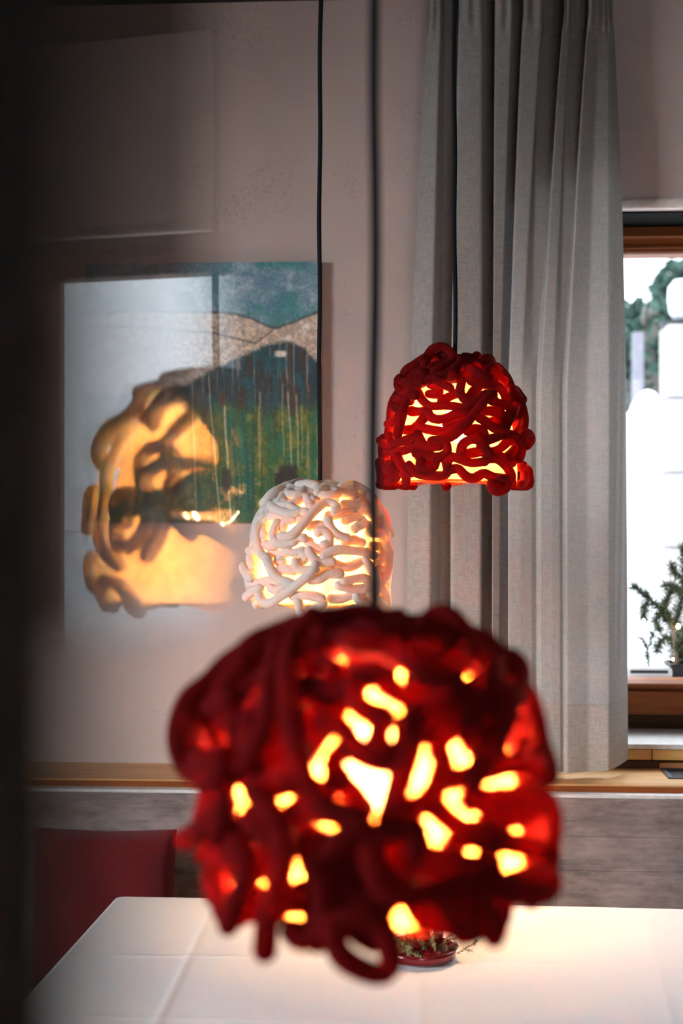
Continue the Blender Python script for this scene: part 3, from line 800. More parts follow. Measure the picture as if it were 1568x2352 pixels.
red_tr = [
 (3, [(500,330),(520,240),(560,165),(620,138),(690,148),(735,200),(752,290),(735,400)]),
 (2, [(430,280),(455,330),(490,400)]), (2, [(565,320),(590,395),(650,450),(725,490)]),
 (3, [(840,310),(920,340),(1000,380),(1060,405)]), (2, [(850,265),(930,270),(960,330)]),
 (3, [(990,250),(1060,240),(1080,285),(1040,330)]), (2, [(1030,340),(1110,370),(1185,430)]),
 (2, [(460,360),(440,430),(480,440)]), (1, [(620,290),(660,300),(680,380)]),
 (1, [(280,420),(340,445),(400,470),(445,530),(490,600),(560,645),(670,640),(780,650),(890,670)]),
 (3, [(420,550),(370,560),(335,625),(312,720),(292,820),(272,890)]),
 (1, [(255,580),(310,588)]), (1, [(255,655),(310,680)]), (1, [(185,800),(240,780),(270,740)]), (1, [(290,405),(275,470),(300,520)]),
 (2, [(820,445),(808,510),(835,580),(890,608),(960,590),(1010,545),(1085,545)]),
 (3, [(1090,545),(1025,590),(950,680),(880,770),(800,850),(730,905),(640,932),(560,940)]),
 (2, [(900,430),(1000,455),(1120,470),(1180,530),(1205,600)]), (2, [(1250,500),(1315,585),(1350,690),(1358,790),(1335,880)]),
 (1, [(1220,490),(1290,515),(1340,590)]), (1, [(530,680),(552,735),(620,760),(700,742),(780,705),(880,690)]),
 (1, [(650,595),(735,555),(795,530)]), (1, [(500,745),(462,790),(490,832),(580,852),(680,862),(760,832),(830,790)]),
 (2, [(1075,600),(1180,630),(1245,670),(1222,735)]), (1, [(1010,685),(1100,692),(1165,725),(1190,790),(1150,850)]),
 (2, [(960,740),(1040,785),(1090,830),(1185,862)]), (2, [(1290,640),(1245,735),(1200,830)]),
 (0, [(340,680),(420,692),(500,690)]), (0, [(310,850),(400,842),(450,800)]),
 (2, [(205,900),(230,960),(330,942),(430,912)]), (2, [(440,890),(485,960),(545,1000),(630,990)]),
 (1, [(180,1040),(300,1032),(420,1000),(520,1005)]), (1, [(150,920),(140,1010),(150,1100),(175,1190),(255,1190)]),
 (2, [(690,975),(695,1040),(620,1080),(500,1062),(430,1050)]), (2, [(480,1110),(462,1160),(520,1200),(590,1160),(600,1110),(650,1080)]),
 (1, [(230,1130),(260,1170),(200,1140)]), (2, [(270,1080),(310,1155),(385,1220)]),
 (2, [(370,1150),(430,1215),(560,1240),(670,1238),(702,1190),(692,1130),(740,1080),(800,1100),(900,1132),(1020,1120)]),
 (2, [(720,1190),(790,1182),(850,1240),(920,1265),(1010,1222),(1080,1250),(1200,1268)]),
 (2, [(1040,1090),(1130,1100),(1200,1160),(1245,1230),(1250,1280)]),
 (3, [(1075,1310),(1090,1360),(1150,1372),(1205,1340),(1205,1290),(1150,1270)]),
 (1, [(130,1315),(190,1300),(255,1255),(285,1215)]), (1, [(345,1310),(345,1250),(320,1230)]),
 (2, [(815,1045),(830,975),(900,932),(970,940),(1020,1000),(1060,1060)]), (1, [(870,860),(960,835),(1010,875),(1030,945)]),
 (1, [(1075,1045),(1150,1010),(1220,945),(1270,930),(1280,1010),(1210,1080)]),
 (2, [(1050,935),(1150,902),(1240,885),(1305,930),(1335,1020),(1315,1095)]), (3, [(1335,950),(1350,895),(1395,885),(1412,940),(1380,985)]),
 (1, [(870,1052),(960,1040),(1045,1045)]), (0, [(690,800),(760,790),(850,770)]), (0, [(540,540),(620,545),(625,500),(545,455)]),
 (1, [(1130,1070),(1200,1095),(1260,1130),(1268,1065)]), (1, [(120,940),(190,1000),(260,990)]), (1, [(360,440),(430,420),(420,360)]),
 (0, [(950,900),(1040,800),(1150,760)]), (0, [(1280,760),(1300,860),(1290,950)]), (1, [(760,400),(860,400),(960,400),(1100,420)]), (1, [(640,440),(760,370),(900,290)]),
 (0, [(420,1010),(470,1100),(560,1140)]), (1, [(330,540),(400,500),(380,600)]),
]
white_tr = [
 (3, [(470,565),(545,565),(620,500),(690,420),(760,340),(840,280),(905,285),(950,320),(925,350)]),
 (2, [(705,690),(740,745),(800,790),(905,785)]), (2, [(590,790),(612,840),(680,862),(755,850)]),
 (3, [(280,1070),(315,1130),(380,1138),(450,1090),(530,1040),(620,970),(700,905),(748,845),(760,810)]),
 (2, [(350,770),(390,870),(450,930),(520,960),(600,990)]), (2, [(320,390),(275,450),(262,540),(272,640),(300,720),(345,755)]),
 (1, [(305,430),(302,500),(325,560)]), (2, [(435,450),(405,520),(412,600),(460,632),(550,622)]),
 (2, [(570,615),(610,582),(660,582)]), (1, [(520,640),(532,690),(590,712),(650,692)]),
 (2, [(785,530),(835,522),(880,570),(880,625),(835,635)]), (1, [(705,612),(740,658),(820,682),(890,672)]),
 (1, [(720,475),(800,470),(860,480)]), (2, [(870,430),(890,490),(950,552),(1030,580)]),
 (2, [(830,740),(900,700),(970,682),(1080,690),(1180,702),(1265,730)]), (2, [(720,940),(800,932),(880,890),(970,890)]),
 (2, [(570,1080),(660,1072),(750,1080),(815,1100)]), (2, [(610,1110),(632,1200),(672,1260),(705,1228),(765,1185),(830,1145)]),
 (2, [(960,990),(1020,1002),(1100,1022),(1190,1010),(1215,955),(1160,925),(1000,955)]),
 (2, [(1190,770),(1230,830),(1250,870),(1290,930),(1282,1015),(1262,1070)]),
 (2, [(1370,640),(1390,700),(1390,780),(1380,880),(1330,950)]), (2, [(1262,1085),(1320,1130),(1378,1178),(1370,1090),(1330,1010)]),
 (1, [(190,690),(245,692)]), (1, [(202,760),(225,820)]), (1, [(215,860),(195,915),(210,965)]), (1, [(210,972),(300,962),(380,952),(455,958)]),
 (2, [(170,1085),(220,1040),(285,1010)]), (2, [(380,1012),(420,1032),(480,1012),(535,980)]),
 (2, [(420,235),(432,290),(500,302),(580,285),(640,242),(690,242),(722,320)]), (2, [(362,270),(400,320),(480,360),(560,372),(620,352)]),
 (1, [(330,340),(370,390),(450,402),(545,372)]), (2, [(552,312),(600,342),(685,362)]),
 (2, [(530,180),(540,225),(600,220)]), (2, [(620,125),(700,118),(765,135)]), (2, [(692,175),(700,220),(742,262)]), (2, [(510,140),(580,162),(640,192)]),
 (2, [(780,160),(840,142),(882,190),(810,215)]), (2, [(930,210),(1000,202),(1080,192),(1138,230),(1150,280),(1110,302),(1010,292)]),
 (3, [(972,150),(1030,125),(1075,140),(1040,172)]), (1, [(1180,270),(1240,272),(1250,320),(1195,325)]),
 (1, [(1100,352),(1200,352),(1268,400),(1290,480)]), (1, [(1220,532),(1290,542),(1330,530)]), (1, [(1020,430),(1110,402),(1170,442),(1100,502)]),
 (1, [(900,1100),(980,1102),(1060,1072),(1140,1060)]), (2, [(1110,1080),(1160,1128),(1215,1110),(1210,1052)]),
 (1, [(1250,862),(1320,852),(1350,882),(1330,930)]), (1, [(940,812),(1020,832),(1100,812),(1150,782)]),
 (1, [(480,500),(505,440),(565,420)]), (1, [(330,632),(380,650),(425,642)]), (0, [(390,712),(450,722),(520,702)]), (1, [(450,862),(520,852),(575,862)]),
 (0, [(640,425),(580,412)]), (1, [(780,260),(840,230),(930,250)]), (1, [(640,700),(680,740),(650,780)]), (0, [(780,880),(860,850),(930,870)]),
 (1, [(1130,480),(1200,460),(1230,520)]), (1, [(1020,620),(1080,600),(1160,620)]), (1, [(600,160),(660,180),(650,230)]), (0, [(1240,650),(1320,660),(1360,720)]),
 (1, [(880,390),(960,380),(1040,350),(1090,340)]), (1, [(280,430),(300,370),(360,330)]), (1, [(1300,780),(1340,720),(1350,640)]), (0, [(480,800),(430,780),(470,750)]),
]
near_tr = [
 (3, [(330,175),(235,240),(170,310),(95,370),(55,465),(50,560),(85,650),(160,690),(215,660)]), (2, [(250,380),(150,420),(110,500),(118,590),(170,640),(215,600)]),
 (2, [(440,130),(420,250),(400,350),(390,450),(345,560),(300,640),(230,700),(225,800),(205,900)]),
 (3, [(560,60),(495,150),(470,280),(480,420),(502,540),(530,680),(580,760),(650,805),(745,835)]),
 (2, [(610,470),(680,490),(720,560),(800,605),(870,612),(910,560),(925,470)]), (2, [(945,430),(945,540),(910,640),(885,740),(850,850)]),
 (2, [(1065,610),(1050,680),(1010,760),(930,805),(860,860)]), (2, [(1000,420),(1080,375),(1180,330),(1260,290)]), (2, [(990,510),(1080,430),(1170,392),(1265,365)]),
 (3, [(1180,690),(1220,610),(1270,530),(1310,430)]), (2, [(1090,685),(1200,662),(1330,622),(1430,640)]), (2, [(1040,800),(1100,850),(1180,900),(1265,925)]),
 (2, [(1170,765),(1300,760),(1420,740),(1470,790),(1480,880),(1470,960)]), (2, [(960,880),(980,960),(1050,992),(1150,1012),(1245,1010)]), (1, [(1220,900),(1330,930),(1420,950)]),
 (2, [(1220,1040),(1290,1080),(1400,1055),(1465,1045),(1470,1105),(1400,1120),(1280,1095)]), (2, [(780,930),(800,1010),(830,1090),(900,1130),(1000,1112),(1120,1090)]),
 (2, [(610,970),(690,900),(760,895),(850,895),(930,865),(955,930),(950,1000)]), (2, [(470,825),(560,812),(660,812),(760,862)]), (1, [(430,925),(500,945),(620,925),(720,925)]),
 (3, [(380,1340),(390,1230),(420,1120),(450,1000),(450,900),(400,800),(340,740)]), (2, [(240,1245),(260,1170),(300,1090),(310,1000),(270,930)]), (2, [(75,915),(125,880),(185,830),(240,780)]),
 (2, [(485,1265),(520,1305),(585,1280),(605,1180),(590,1080),(555,1000)]), (3, [(630,1250),(670,1355),(750,1410),(830,1430),(865,1380),(850,1300),(820,1240),(740,1215),(640,1240)]),
 (2, [(1040,1130),(1100,1170),(1140,1235)]), (2, [(1200,1130),(1235,1210),(1258,1285)]),
 (1, [(500,135),(600,90),(700,55),(800,55),(885,95)]), (1, [(560,175),(650,155),(755,125)]), (1, [(970,135),(1010,70),(1080,50),(1130,95),(1165,160),(1150,220)]),
 (1, [(620,255),(700,280),(800,270)]), (2, [(715,330),(740,400),(805,440)]), (3, [(1255,330),(1265,245),(1310,215),(1355,250),(1360,320),(1330,385),(1290,375)]),
 (1, [(1050,175),(1080,240),(1020,275),(960,300)]), (2, [(835,440),(812,540),(840,595)]), (2, [(265,240),(330,165),(420,120),(505,85)]), (1, [(890,140),(950,180),(900,240),(820,220)]),
 (1, [(560,330),(620,370),(700,350),(760,300)]), (1, [(330,450),(320,560),(350,640)]), (1, [(850,330),(930,370),(1000,340)]), (1, [(470,700),(400,720),(330,700)]),
 (1, [(620,1000),(700,1130),(830,1150)]), (1, [(330,830),(390,900),(380,1010),(330,1040)]), (1, [(1400,640),(1420,560),(1370,470)]), (1, [(480,1130),(560,1110),(650,1140),(760,1160)]),
 (1, [(1240,820),(1330,830),(1400,800)]), (1, [(640,700),(700,720),(760,800)]), (1, [(160,760),(190,830),(250,860)]), (1, [(1130,250),(1200,220),(1240,260)]),
 (1, [(700,560),(640,620),(670,680)]), (1, [(1090,1000),(1130,1080),(1200,1050)]), (0, [(700,840),(760,920),(740,1000)]),
]
PR = 130.0
lamp('pendant_lamp', 'red felt rope lamp hung highest, in front of the curtain folds', 1045, 980, 2.72, 0, M['felt_red'], M['liner_red'], red_tr, (840, 760), 3.7333, PR * 3.6, 3, None, 26000, fill=70, hs=0.93, infill=2)
lamp('pendant_lamp', 'cream white felt rope lamp hanging between the painting and the curtain', 734, 1260, 2.70, 1, M['felt_white'], M['liner_white'], white_tr, (520, 1080), 3.7333, PR * 0.85, 4, None, 26000, fill=70, hs=0.89)
lamp('pendant_lamp', 'large blurred red felt rope lamp close up over the white table', 858, 1772, 1.08, 0, M['felt_red'], M['liner_red'], near_tr, (380, 1380), 1.6681, PR * 7.0, 6, None, 0, fill=95, r_scale=0.965, front=82, hs=0.8, infill=12)

# ------------------------------------------------------------------ dark glossy door standing open right beside the lens

Nn = np.array([-T[1], T[0]])
door = thing('glass_partition', 'dark post with smoked glass panel right beside the lens, mirroring window and lamp', 'partition', c2w(*(P0 - T * 0.1), 0.0))
def dprism(name, a0, a1, n0, n1, z0, z1, mat):
    c = [P0 + T * a + Nn * q for a, q in ((a0, n0), (a1, n0), (a1, n1), (a0, n1))]
    c = [c2w(*p) for p in c]; base = door.location
    v = [(p[0] - base.x, p[1] - base.y, z - base.z) for z in (z0, z1) for p in c]
    return obj(name, v, [(3, 2, 1, 0), (4, 5, 6, 7), (0, 1, 5, 4), (1, 2, 6, 5), (2, 3, 7, 6), (3, 0, 4, 7)], mat, door)
z_pane = HC + (1176 - 1425) / F * 0.20
DP = 0.105; xe = (262 - 784) / F * DP             # the post's far corner
def post_prism(name, x0, x1, y0, y1, z0, z1, mat):
    base = door.location; c = [c2w(*p) for p in ((x0, y0), (x1, y0), (x1, y1), (x0, y1))]
    v = [(p[0] - base.x, p[1] - base.y, z - base.z) for z in (z0, z1) for p in c]
    return obj(name, v, [(3, 2, 1, 0), (4, 5, 6, 7), (0, 1, 5, 4), (1, 2, 6, 5), (2, 3, 7, 6), (3, 0, 4, 7)], mat, door)
post_prism('post', xe - 0.07, xe, 0.04, DP, 0.012, zc - 0.001, M['door_wood'])
post_prism('base_plate', xe - 0.085, xe + 0.015, 0.025, DP + 0.015, 0.0, 0.012, M['black_metal'])
dprism('glass_panel', (DP + 0.0005 - DE) / T[1], 0, 0, 0.006, z_pane, 2.30, M['smoked_glass'])
# the lamp that shows in it: cream felt, out of frame to the right
vc_ = np.array([(492 - 784) / F * 1.62, 1.62]); rc = mirror(vc_)
zz_l = HC + (1176 - 1145) / F * 1.62
lamp('pendant_lamp', 'cream felt rope lamp seen only as a blurred reflection in the smoked glass', 0, 0, 1.62, 1, M['felt_white'], M['liner_white'], [], (0, 0), 1, PR * 6.2, 9, None, 0, fill=66, front=0, worldpos=c2w(rc[0], rc[1], zz_l), r_scale=1.0)

# ------------------------------------------------------------------ table, cloth, centrepiece
ZT = 0.747
tb = on_z(270, 2055, ZT)                       # far left corner
ta = math.radians(-1.3); ct, st_ = math.cos(ta), math.sin(ta)
TW, TD = 1.62, 0.92
tab = thing('dining_table', 'dining table hidden under the white tablecloth', 'table', (tb.x, tb.y, 0)); tab.rotation_euler.z = ta
box('tabletop', 0.006, TW - 0.006, -TD + 0.006, -0.006, ZT - 0.034, ZT - 0.004, M['floor_wood'], tab, 0.003)
for lx in (0.08, TW - 0.08):
    for ly in (-0.22, -TD + 0.08):
        box('leg', lx - 0.03, lx + 0.03, ly - 0.03, ly + 0.03, 0, ZT - 0.034, M['floor_wood'], tab, 0.003)
def tloc(px, py):
    p = on_z(px, py, ZT); dx, dy = p.x - tb.x, p.y - tb.y
    return np.array([dx * ct + dy * st_, -dx * st_ + dy * ct])
creases = []
for pl_, amp, sig in [([(502, 2060), (432, 2200), (358, 2352)], 0.0022, 0.006), ([(280, 2193), (900, 2198), (1040, 2206), (1300, 2214), (1568, 2223)], 0.0030, 0.005),
                 ([(1200, 2093), (1400, 2096), (1568, 2102)], 0.0012, 0.006), ([(1480, 2090), (1512, 2230), (1545, 2352)], 0.0014, 0.006), ([(200, 2332), (600, 2338), (1000, 2344), (1568, 2350)], 0.0016, 0.006),
                 ([(250, 2110), (560, 2116)], 0.0010, 0.006), ([(960, 2240), (966, 2352)], 0.0012, 0.006)]:
    creases.append((np.array([tloc(*p) for p in pl_]), amp, sig))
nx, ny = 300, 170
hx = np.linspace(0, TW, nx); hy = np.linspace(-TD, 0, ny)
GX, GY_ = np.meshgrid(hx, hy)
Hh = np.zeros_like(GX)
for pts, amp, sig in creases:
    d = np.full_like(GX, 9.0); sg = np.zeros_like(GX)
    for a, b_ in zip(pts[:-1], pts[1:]):
        e = b_ - a; l2 = e.dot(e); t = np.clip(((GX - a[0]) * e[0] + (GY_ - a[1]) * e[1]) / l2, 0, 1)
        ddx, ddy = GX - a[0] - t * e[0], GY_ - a[1] - t * e[1]; dd = np.hypot(ddx, ddy)
        s2 = np.sign(e[0] * ddy - e[1] * ddx); sg = np.where(dd < d, s2, sg); d = np.minimum(d, dd)
    amp = amp * 0.6
    Hh += amp * np.exp(-(d / sig) ** 2) + 0.35 * amp * np.exp(-(d / (sig * 5)) ** 2)
Hh += 0.0009 * (fbm(GX * 7 + 3, GY_ * 9 + 9, 5) - 0.5) * 2
v = []; corner = 0.018
for j in range(ny):
    for i in range(nx):
        v.append((hx[i], hy[j], ZT - 0.003 + Hh[j, i]))
f = [(j * nx + i, j * nx + i + 1, (j + 1) * nx + i + 1, (j + 1) * nx + i) for j in range(ny - 1) for i in range(nx - 1)]
# round the two far corners a little and hang the edges
for idx in range(len(v)):
    x, y, z = v[idx]
    for cx_, sx in ((corner, -1), (TW - corner, 1)):
        if (x - cx_) * sx > 0 and y > -corner:
            dx_, dy_ = x - cx_, y + corner; q = max(abs(dx_), abs(dy_)); l = math.hypot(dx_, dy_)
            if l > 1e-9: v[idx] = (cx_ + dx_ * q / l, -corner + dy_ * q / l, z)
loop = [j * nx for j in range(ny)] + [(ny - 1) * nx + i for i in range(1, nx)] + [j * nx + nx - 1 for j in range(ny - 2, -1, -1)] + [i for i in range(nx - 2, 0, -1)]
prev = loop; cen = np.array([TW / 2, -TD / 2]); lp = [np.array(v[i][:2]) for i in loop]
for (dz, out_) in ((0.003, 0.003), (0.010, 0.0055), (0.06, 0.008), (0.14, 0.013), (0.22, 0.018)):
    cur_ = []
    for k_, i in enumerate(loop):
        x, y, z = v[i]
        nx_ = -1 if x < corner else (1 if x > TW - corner else 0); ny__ = 1 if y > -corner else (-1 if y < -TD + 1e-4 else 0)
        l = math.hypot(nx_, ny__) or 1
        wv = (0.006 * math.sin(k_ * 0.12) if dz > 0.05 else 0)
        cur_.append(len(v)); v.append((x + nx_ / l * (out_ + wv * dz / .2), y + ny__ / l * (out_ + wv * dz / .2), ZT - 0.003 - dz))
    m_ = len(loop)
    for k_ in range(m_): f.append((prev[k_], prev[(k_ + 1) % m_], cur_[(k_ + 1) % m_], cur_[k_]))
    prev = cur_
tc = obj('tablecloth', v, f, M['table_linen'], None, True); tc.location = (tb.x, tb.y, 0); tc.rotation_euler.z = ta
tag(tc, 'white tablecloth with ironed fold lines covering the table', 'tablecloth')

dc = on_z(962, 2197, ZT); ds = 0.064
zt0 = ZT + 0.0012
dish = lathe('candle_dish', [(0.0005, 0.0), (ds * 0.90, 0.0), (ds * 0.97, 0.003), (ds, 0.016), (ds - 0.002, 0.0172), (ds - 0.004, 0.016), (ds * 0.93, 0.005), (0.0005, 0.004)], M['dish'], None, (0, 0, 0), 64)
dish.location = (dc.x, dc.y, zt0); tag(dish, 'round glossy dark red dish on the white tablecloth', 'dish')
zd = zt0 + 0.0045
def candle(px, py, rad, h, label):
    p = on_z(px, py, ZT + 0.008)
    t = thing('candle', label, 'candle', (p.x, p.y, zd))
    lathe('wax_body', [(0.0005, 0), (rad, 0), (rad, h - 0.003), (rad - 0.002, h), (rad - 0.006, h + 0.0005), (rad * 0.5, h - 0.004), (0.0005, h - 0.005)], M['wax'], t, (0, 0, 0), 36)
    tube('wick', [(0, 0, h - 0.006), (0.0005, 0, h + 0.004), (0.002, 0, h + 0.010)], 0.0009, M['wick'], t, 6)
candle(966, 2168, 0.0165, 0.085, 'thick red pillar candle standing in the dark red dish')
candle(1006, 2166, 0.0085, 0.075, 'thin red candle beside the thick one in the dish')

def sprig(name, pts, label, seed, mat, group=None, ln=0.007, dens=1.0, side=0.5, rad=0.0008, cat='sprig', per=5):
    """a twig with needle tufts; pts in room coordinates"""
    rs = np.random.RandomState(seed); p0 = np.array(pts[0], float)
    t = thing(name, label, cat, tuple(p0), group)
    paths = [resample([np.array(p) - p0 for p in pts], 0.004)]
    main = paths[0]
    for i in range(4, len(main) - 2, max(2, int(4 / max(side, 0.05)))):
        tan = main[i + 1] - main[i - 1]; tan /= max(np.linalg.norm(tan), 1e-9); q = rs.randn(3); q -= tan * q.dot(tan); q /= np.linalg.norm(q)
        L_ = ln * rs.uniform(1.5, 3.5); a = main[i]
        e = a + (tan * 0.7 + q * 0.8) * L_
        if e[2] + p0[2] < zd + 0.001 and cat == 'sprig': e[2] = zd + 0.001 - p0[2]
        paths.append(resample([a, (a + e) / 2 + rs.randn(3) * L_ * .08, e], 0.003))
    j = Joined()
    for k_, pa in enumerate(paths):
        vv, ff = tube_data(pa, np.linspace(rad if k_ == 0 else rad * .6, rad * .35, len(pa)), 5, False); j.add(vv, ff)
    j.obj('stem', M['twig'], t, True)
    fv, ff = [], []
    for pa in paths:
        for i in range(1, len(pa)):
            for _ in range(int(per * dens)):
                tan = pa[i] - pa[i - 1]; tan /= max(np.linalg.norm(tan), 1e-9); q = rs.randn(3); q /= np.linalg.norm(q)
                d = tan * 0.5 + q; d /= np.linalg.norm(d); a = pa[i] + tan * rs.uniform(-.002, .002)
                l = ln * rs.uniform(.6, 1.2); s = np.cross(d, rs.randn(3)); s = s / max(np.linalg.norm(s), 1e-9) * ln * 0.075
                b_ = a + d * l
                o_ = len(fv); fv += [a - s, a + s, a + d * l * .6 + s, b_, a + d * l * .6 - s]; ff.append((o_, o_ + 1, o_ + 2, o_ + 3, o_ + 4))
    obj('needles', [tuple(x) for x in fv], ff, mat, t, False, 'stuff')
    return t
def dp(px, py, h):     # a point h above the table along the sight line
    return on_z(px, py, ZT + h)
rs5 = random.Random(8)
sprig('larch_sprig', [dp(1048, 2190, .020), dp(1066, 2180, .024), dp(1090, 2166, .030), dp(1108, 2148, .038), dp(1128, 2120, .05)], 'bare curved larch sprig sticking out over the right rim of the dish', 1, M['needle'], None, 0.006, 1.0, .6)
sprig('larch_sprig', [dp(1000, 2185, .02), dp(996, 2165, .03), dp(993, 2150, .038), dp(990, 2140, .045)], 'pale upright larch sprig in front of the thick candle', 2, M['needle'], None, 0.006, 2.0, .3)
sprig('larch_sprig', [dp(945, 2175, .015), dp(925, 2158, .03), dp(905, 2145, .04), dp(888, 2120, .055)], 'larch sprig rising towards the left rim of the dish', 3, M['needle'], None, 0.006, 1.0, .6)
sprig('larch_sprig', [dp(985, 2205, .012), dp(960, 2196, .020), dp(930, 2182, .024), dp(910, 2190, .02)], 'long larch sprig lying across the front of the dish', 4, M['needle'], None, 0.006, 1.4, .8)
for i in range(14):
    a = rs5.uniform(0, 2 * math.pi); r0 = rs5.uniform(.012, .042); p = np.array([dc.x + r0 * math.cos(a), dc.y + r0 * math.sin(a), zd + rs5.uniform(.002, .010)])
    b_ = a + rs5.uniform(-1.6, 1.6); q = p + np.array([math.cos(b_) * .025, math.sin(b_) * .025, rs5.uniform(.012, .030)])
    rr_ = np.hypot(q[0] - dc.x, q[1] - dc.y)
    if rr_ > .060: q[:2] = np.array([dc.x, dc.y]) + (q[:2] - np.array([dc.x, dc.y])) / rr_ * .060
    sprig('larch_sprig', [p, (p + q) / 2 + np.array([0, 0, .004]), q], 'short green larch sprig packed around the candles in the dish', 20 + i, M['needle'] if i % 3 else M['needle_dark'], 'larch sprigs filling the dish', 0.0065, 2.6, 0.8)
def cone(px, py, h, size, label, rz, tilt):
    p = on_z(px, py, ZT + h); v, f = [], []
    lv_, lf_ = lathe_data([(0.0005, -size * .75), (size * .28, -size * .55), (size * .38, 0), (size * .25, size * .5), (0.0005, size * .75)], 10); v += lv_; f += lf_
    for ring in range(8):
        z = -size * .7 + ring * size * .19; rad = size * (.30 + .30 * math.sin(math.pi * (ring + 1) / 9.5))
        for k_ in range(8):
            a = 2 * math.pi * (k_ + .5 * (ring % 2)) / 8; c_, s_ = math.cos(a), math.sin(a); w_ = size * .16
            def P_(r, t, dz): return (c_ * r - s_ * t, s_ * r + c_ * t, z + dz)
            o_ = len(v); v += [P_(rad * .4, -w_ * .5, 0), P_(rad * .4, w_ * .5, 0), P_(rad * 1.0, w_, size * .10), P_(rad * 1.15, 0, size * .16), P_(rad * 1.0, -w_, size * .10), P_(rad * .95, 0, size * .03)]
            f += [(o_, o_ + 1, o_ + 2, o_ + 3, o_ + 4), (o_, o_ + 4, o_ + 5), (o_ + 4, o_ + 3, o_ + 5), (o_ + 3, o_ + 2, o_ + 5), (o_ + 2, o_ + 1, o_ + 5), (o_ + 1, o_, o_ + 5)]
    o = obj('larch_cone', v, f, M['cone']); o.location = p; o.rotation_euler = (tilt, 0, rz); tag(o, label, 'pine cone'); return o
cone(1016, 2178, .020, .0125, 'brown larch cone lying right of the pale upright sprig', .4, 1.2)
cone(1040, 2176, .020, .0115, 'brown larch cone at the right rim of the dish', 1.6, 0.9)
cone(962, 2192, .016, .0095, 'small brown larch cone in the front middle of the dish', -.6, 1.3)
cone(1004, 2143, .028, .0110, 'brown larch cone leaning against the thin candle', 2.4, .5)

# ------------------------------------------------------------------ outside the window
oz = zb - 0.02
def ground():
    v, f = [], []; n_ = 40
    for j in range(n_ + 1):
        for i in range(n_ + 1):
            x = -12 + 34 * i / n_; y = GY + 0.45 + 40 * (j / n_) ** 1.5
            z = 0.0 + 0.85 * float(sm(6, 13, np.array(y))) + 0.15 * math.sin(x * .6) * math.cos(y * .4) * float(sm(5, 9, np.array(y)))
            v.append((x, y, z))
    f = [(j * (n_ + 1) + i, j * (n_ + 1) + i + 1, (j + 1) * (n_ + 1) + i + 1, (j + 1) * (n_ + 1) + i) for j in range(n_) for i in range(n_)]
    return obj('ground', v, f, M['snow'], None, True, 'structure')
ground()
def gz(x, y): return 0.0 + 0.85 * float(sm(6, 13, np.array(y))) + 0.15 * math.sin(x * .6) * math.cos(y * .4) * float(sm(5, 9, np.array(y)))
def tree(px, py_top, depth, width, label, mat, seed, lean=0.0, blobs=900, conical=True, cat='tree', leaf=0.09):
    rs = np.random.RandomState(seed); b_ = at(px, 1176, depth); zg = gz(b_.x, b_.y); h = at(px, py_top, depth).z - zg
    t = thing('tree', label, cat, (b_.x, b_.y, zg - 0.03))
    tube('trunk', [(0, 0, 0), (lean * .5, 0, h * .5), (lean, 0, h * .97)], np.linspace(.09, .02, 40)[:len(resample([(0, 0, 0), (lean * .5, 0, h * .5), (lean, 0, h * .97)], .1))].mean(), M['bark'], t, 8)
    fv, ff = [], []
    for _ in range(blobs):
        q = rs.rand() ** .7 if conical else rs.rand()
        z = h * (1.0 - .85 * q); R_ = width * (q ** .8 if conical else math.sin(math.pi * min(.97, .12 + .8 * q)) ** .7) * rs.uniform(.3, 1) ** .5
        a = rs.rand() * 2 * math.pi; c_ = np.array([math.cos(a) * R_ + lean * z / h, math.sin(a) * R_, z + rs.randn() * .05 - R_ * .15])
        d = np.array([math.cos(a), math.sin(a), -.25]) + rs.randn(3) * .5; d /= np.linalg.norm(d); s = np.cross(d, rs.randn(3)); s /= np.linalg.norm(s)
        l, w_ = leaf * rs.uniform(1, 2.2), leaf * .5
        o_ = len(fv); fv += [c_ - s * w_ * .4, c_ + d * l * .5 - s * w_, c_ + d * l, c_ + d * l * .5 + s * w_, c_ + s * w_ * .4]; ff.append((o_, o_ + 1, o_ + 2, o_ + 3, o_ + 4))
    obj('foliage', [tuple(x) for x in fv], ff, mat, t, False, 'stuff')
tree(1555, 600, 12.0, .75, 'tall dark conifer behind the pale pillar beyond the window', M['tree_green'], 1, 0, 2600, True, 'tree', .10)
tree(1478, 690, 10.3, .36, 'blue green tree left of the pale pillar, beyond the window', M['tree_green'], 2, .05, 1500, False, 'tree', .09)
tree(1446, 700, 14.0, .42, 'light green shrub at the curtain edge, far beyond the window', M['tree_light'], 3, 0, 1300, False, 'shrub', .09)
tree(1640, 560, 15.0, .9, 'conifer beyond the window, mostly out of frame', M['tree_green'], 4, 0, 1500, True, 'tree', .10)
pp = at(1580, 1000, 8.0); zg = gz(pp.x, pp.y)
pil = thing('stone_pillar', 'pale stone pillar with a snowy cap outside the window', 'pillar', (pp.x, pp.y, zg - .02))
hp = at(1580, 738, 8.0).z - zg
pw = 58 / F * 8.0
for i in range(6):
    box('stone', -pw + .004 * (i % 2), pw - .004 * (i % 2), -pw, pw, hp * i / 6, hp * (i + 1) / 6 - .012, M['pale_stone'], pil, .012)
box('mortar', -pw + .02, pw - .02, -pw + .02, pw - .02, 0, hp - .013, M['post_grey'], pil)
lp_ = at(1568, 690, 8.0)
lant = thing('garden_lantern', 'rounded white lantern standing on the pale stone pillar', 'lantern', (lp_.x, pp.y, zg - .02 + hp - .011))
lathe('foot', [(.0005, 0), (.13, 0), (.13, .025), (.05, .04), (.0005, .041)], M['pot'], lant, (0, 0, 0), 24)
lathe('shade', [(.0005, .04), (.05, .041), (.075, .08), (.085, .16), (.082, .22), (.05, .262), (.0005, .27)], M['white_paint'], lant, (0, 0, 0), 24)
gp = at(1464, 1000, 9.5); zg2 = gz(gp.x, gp.y)
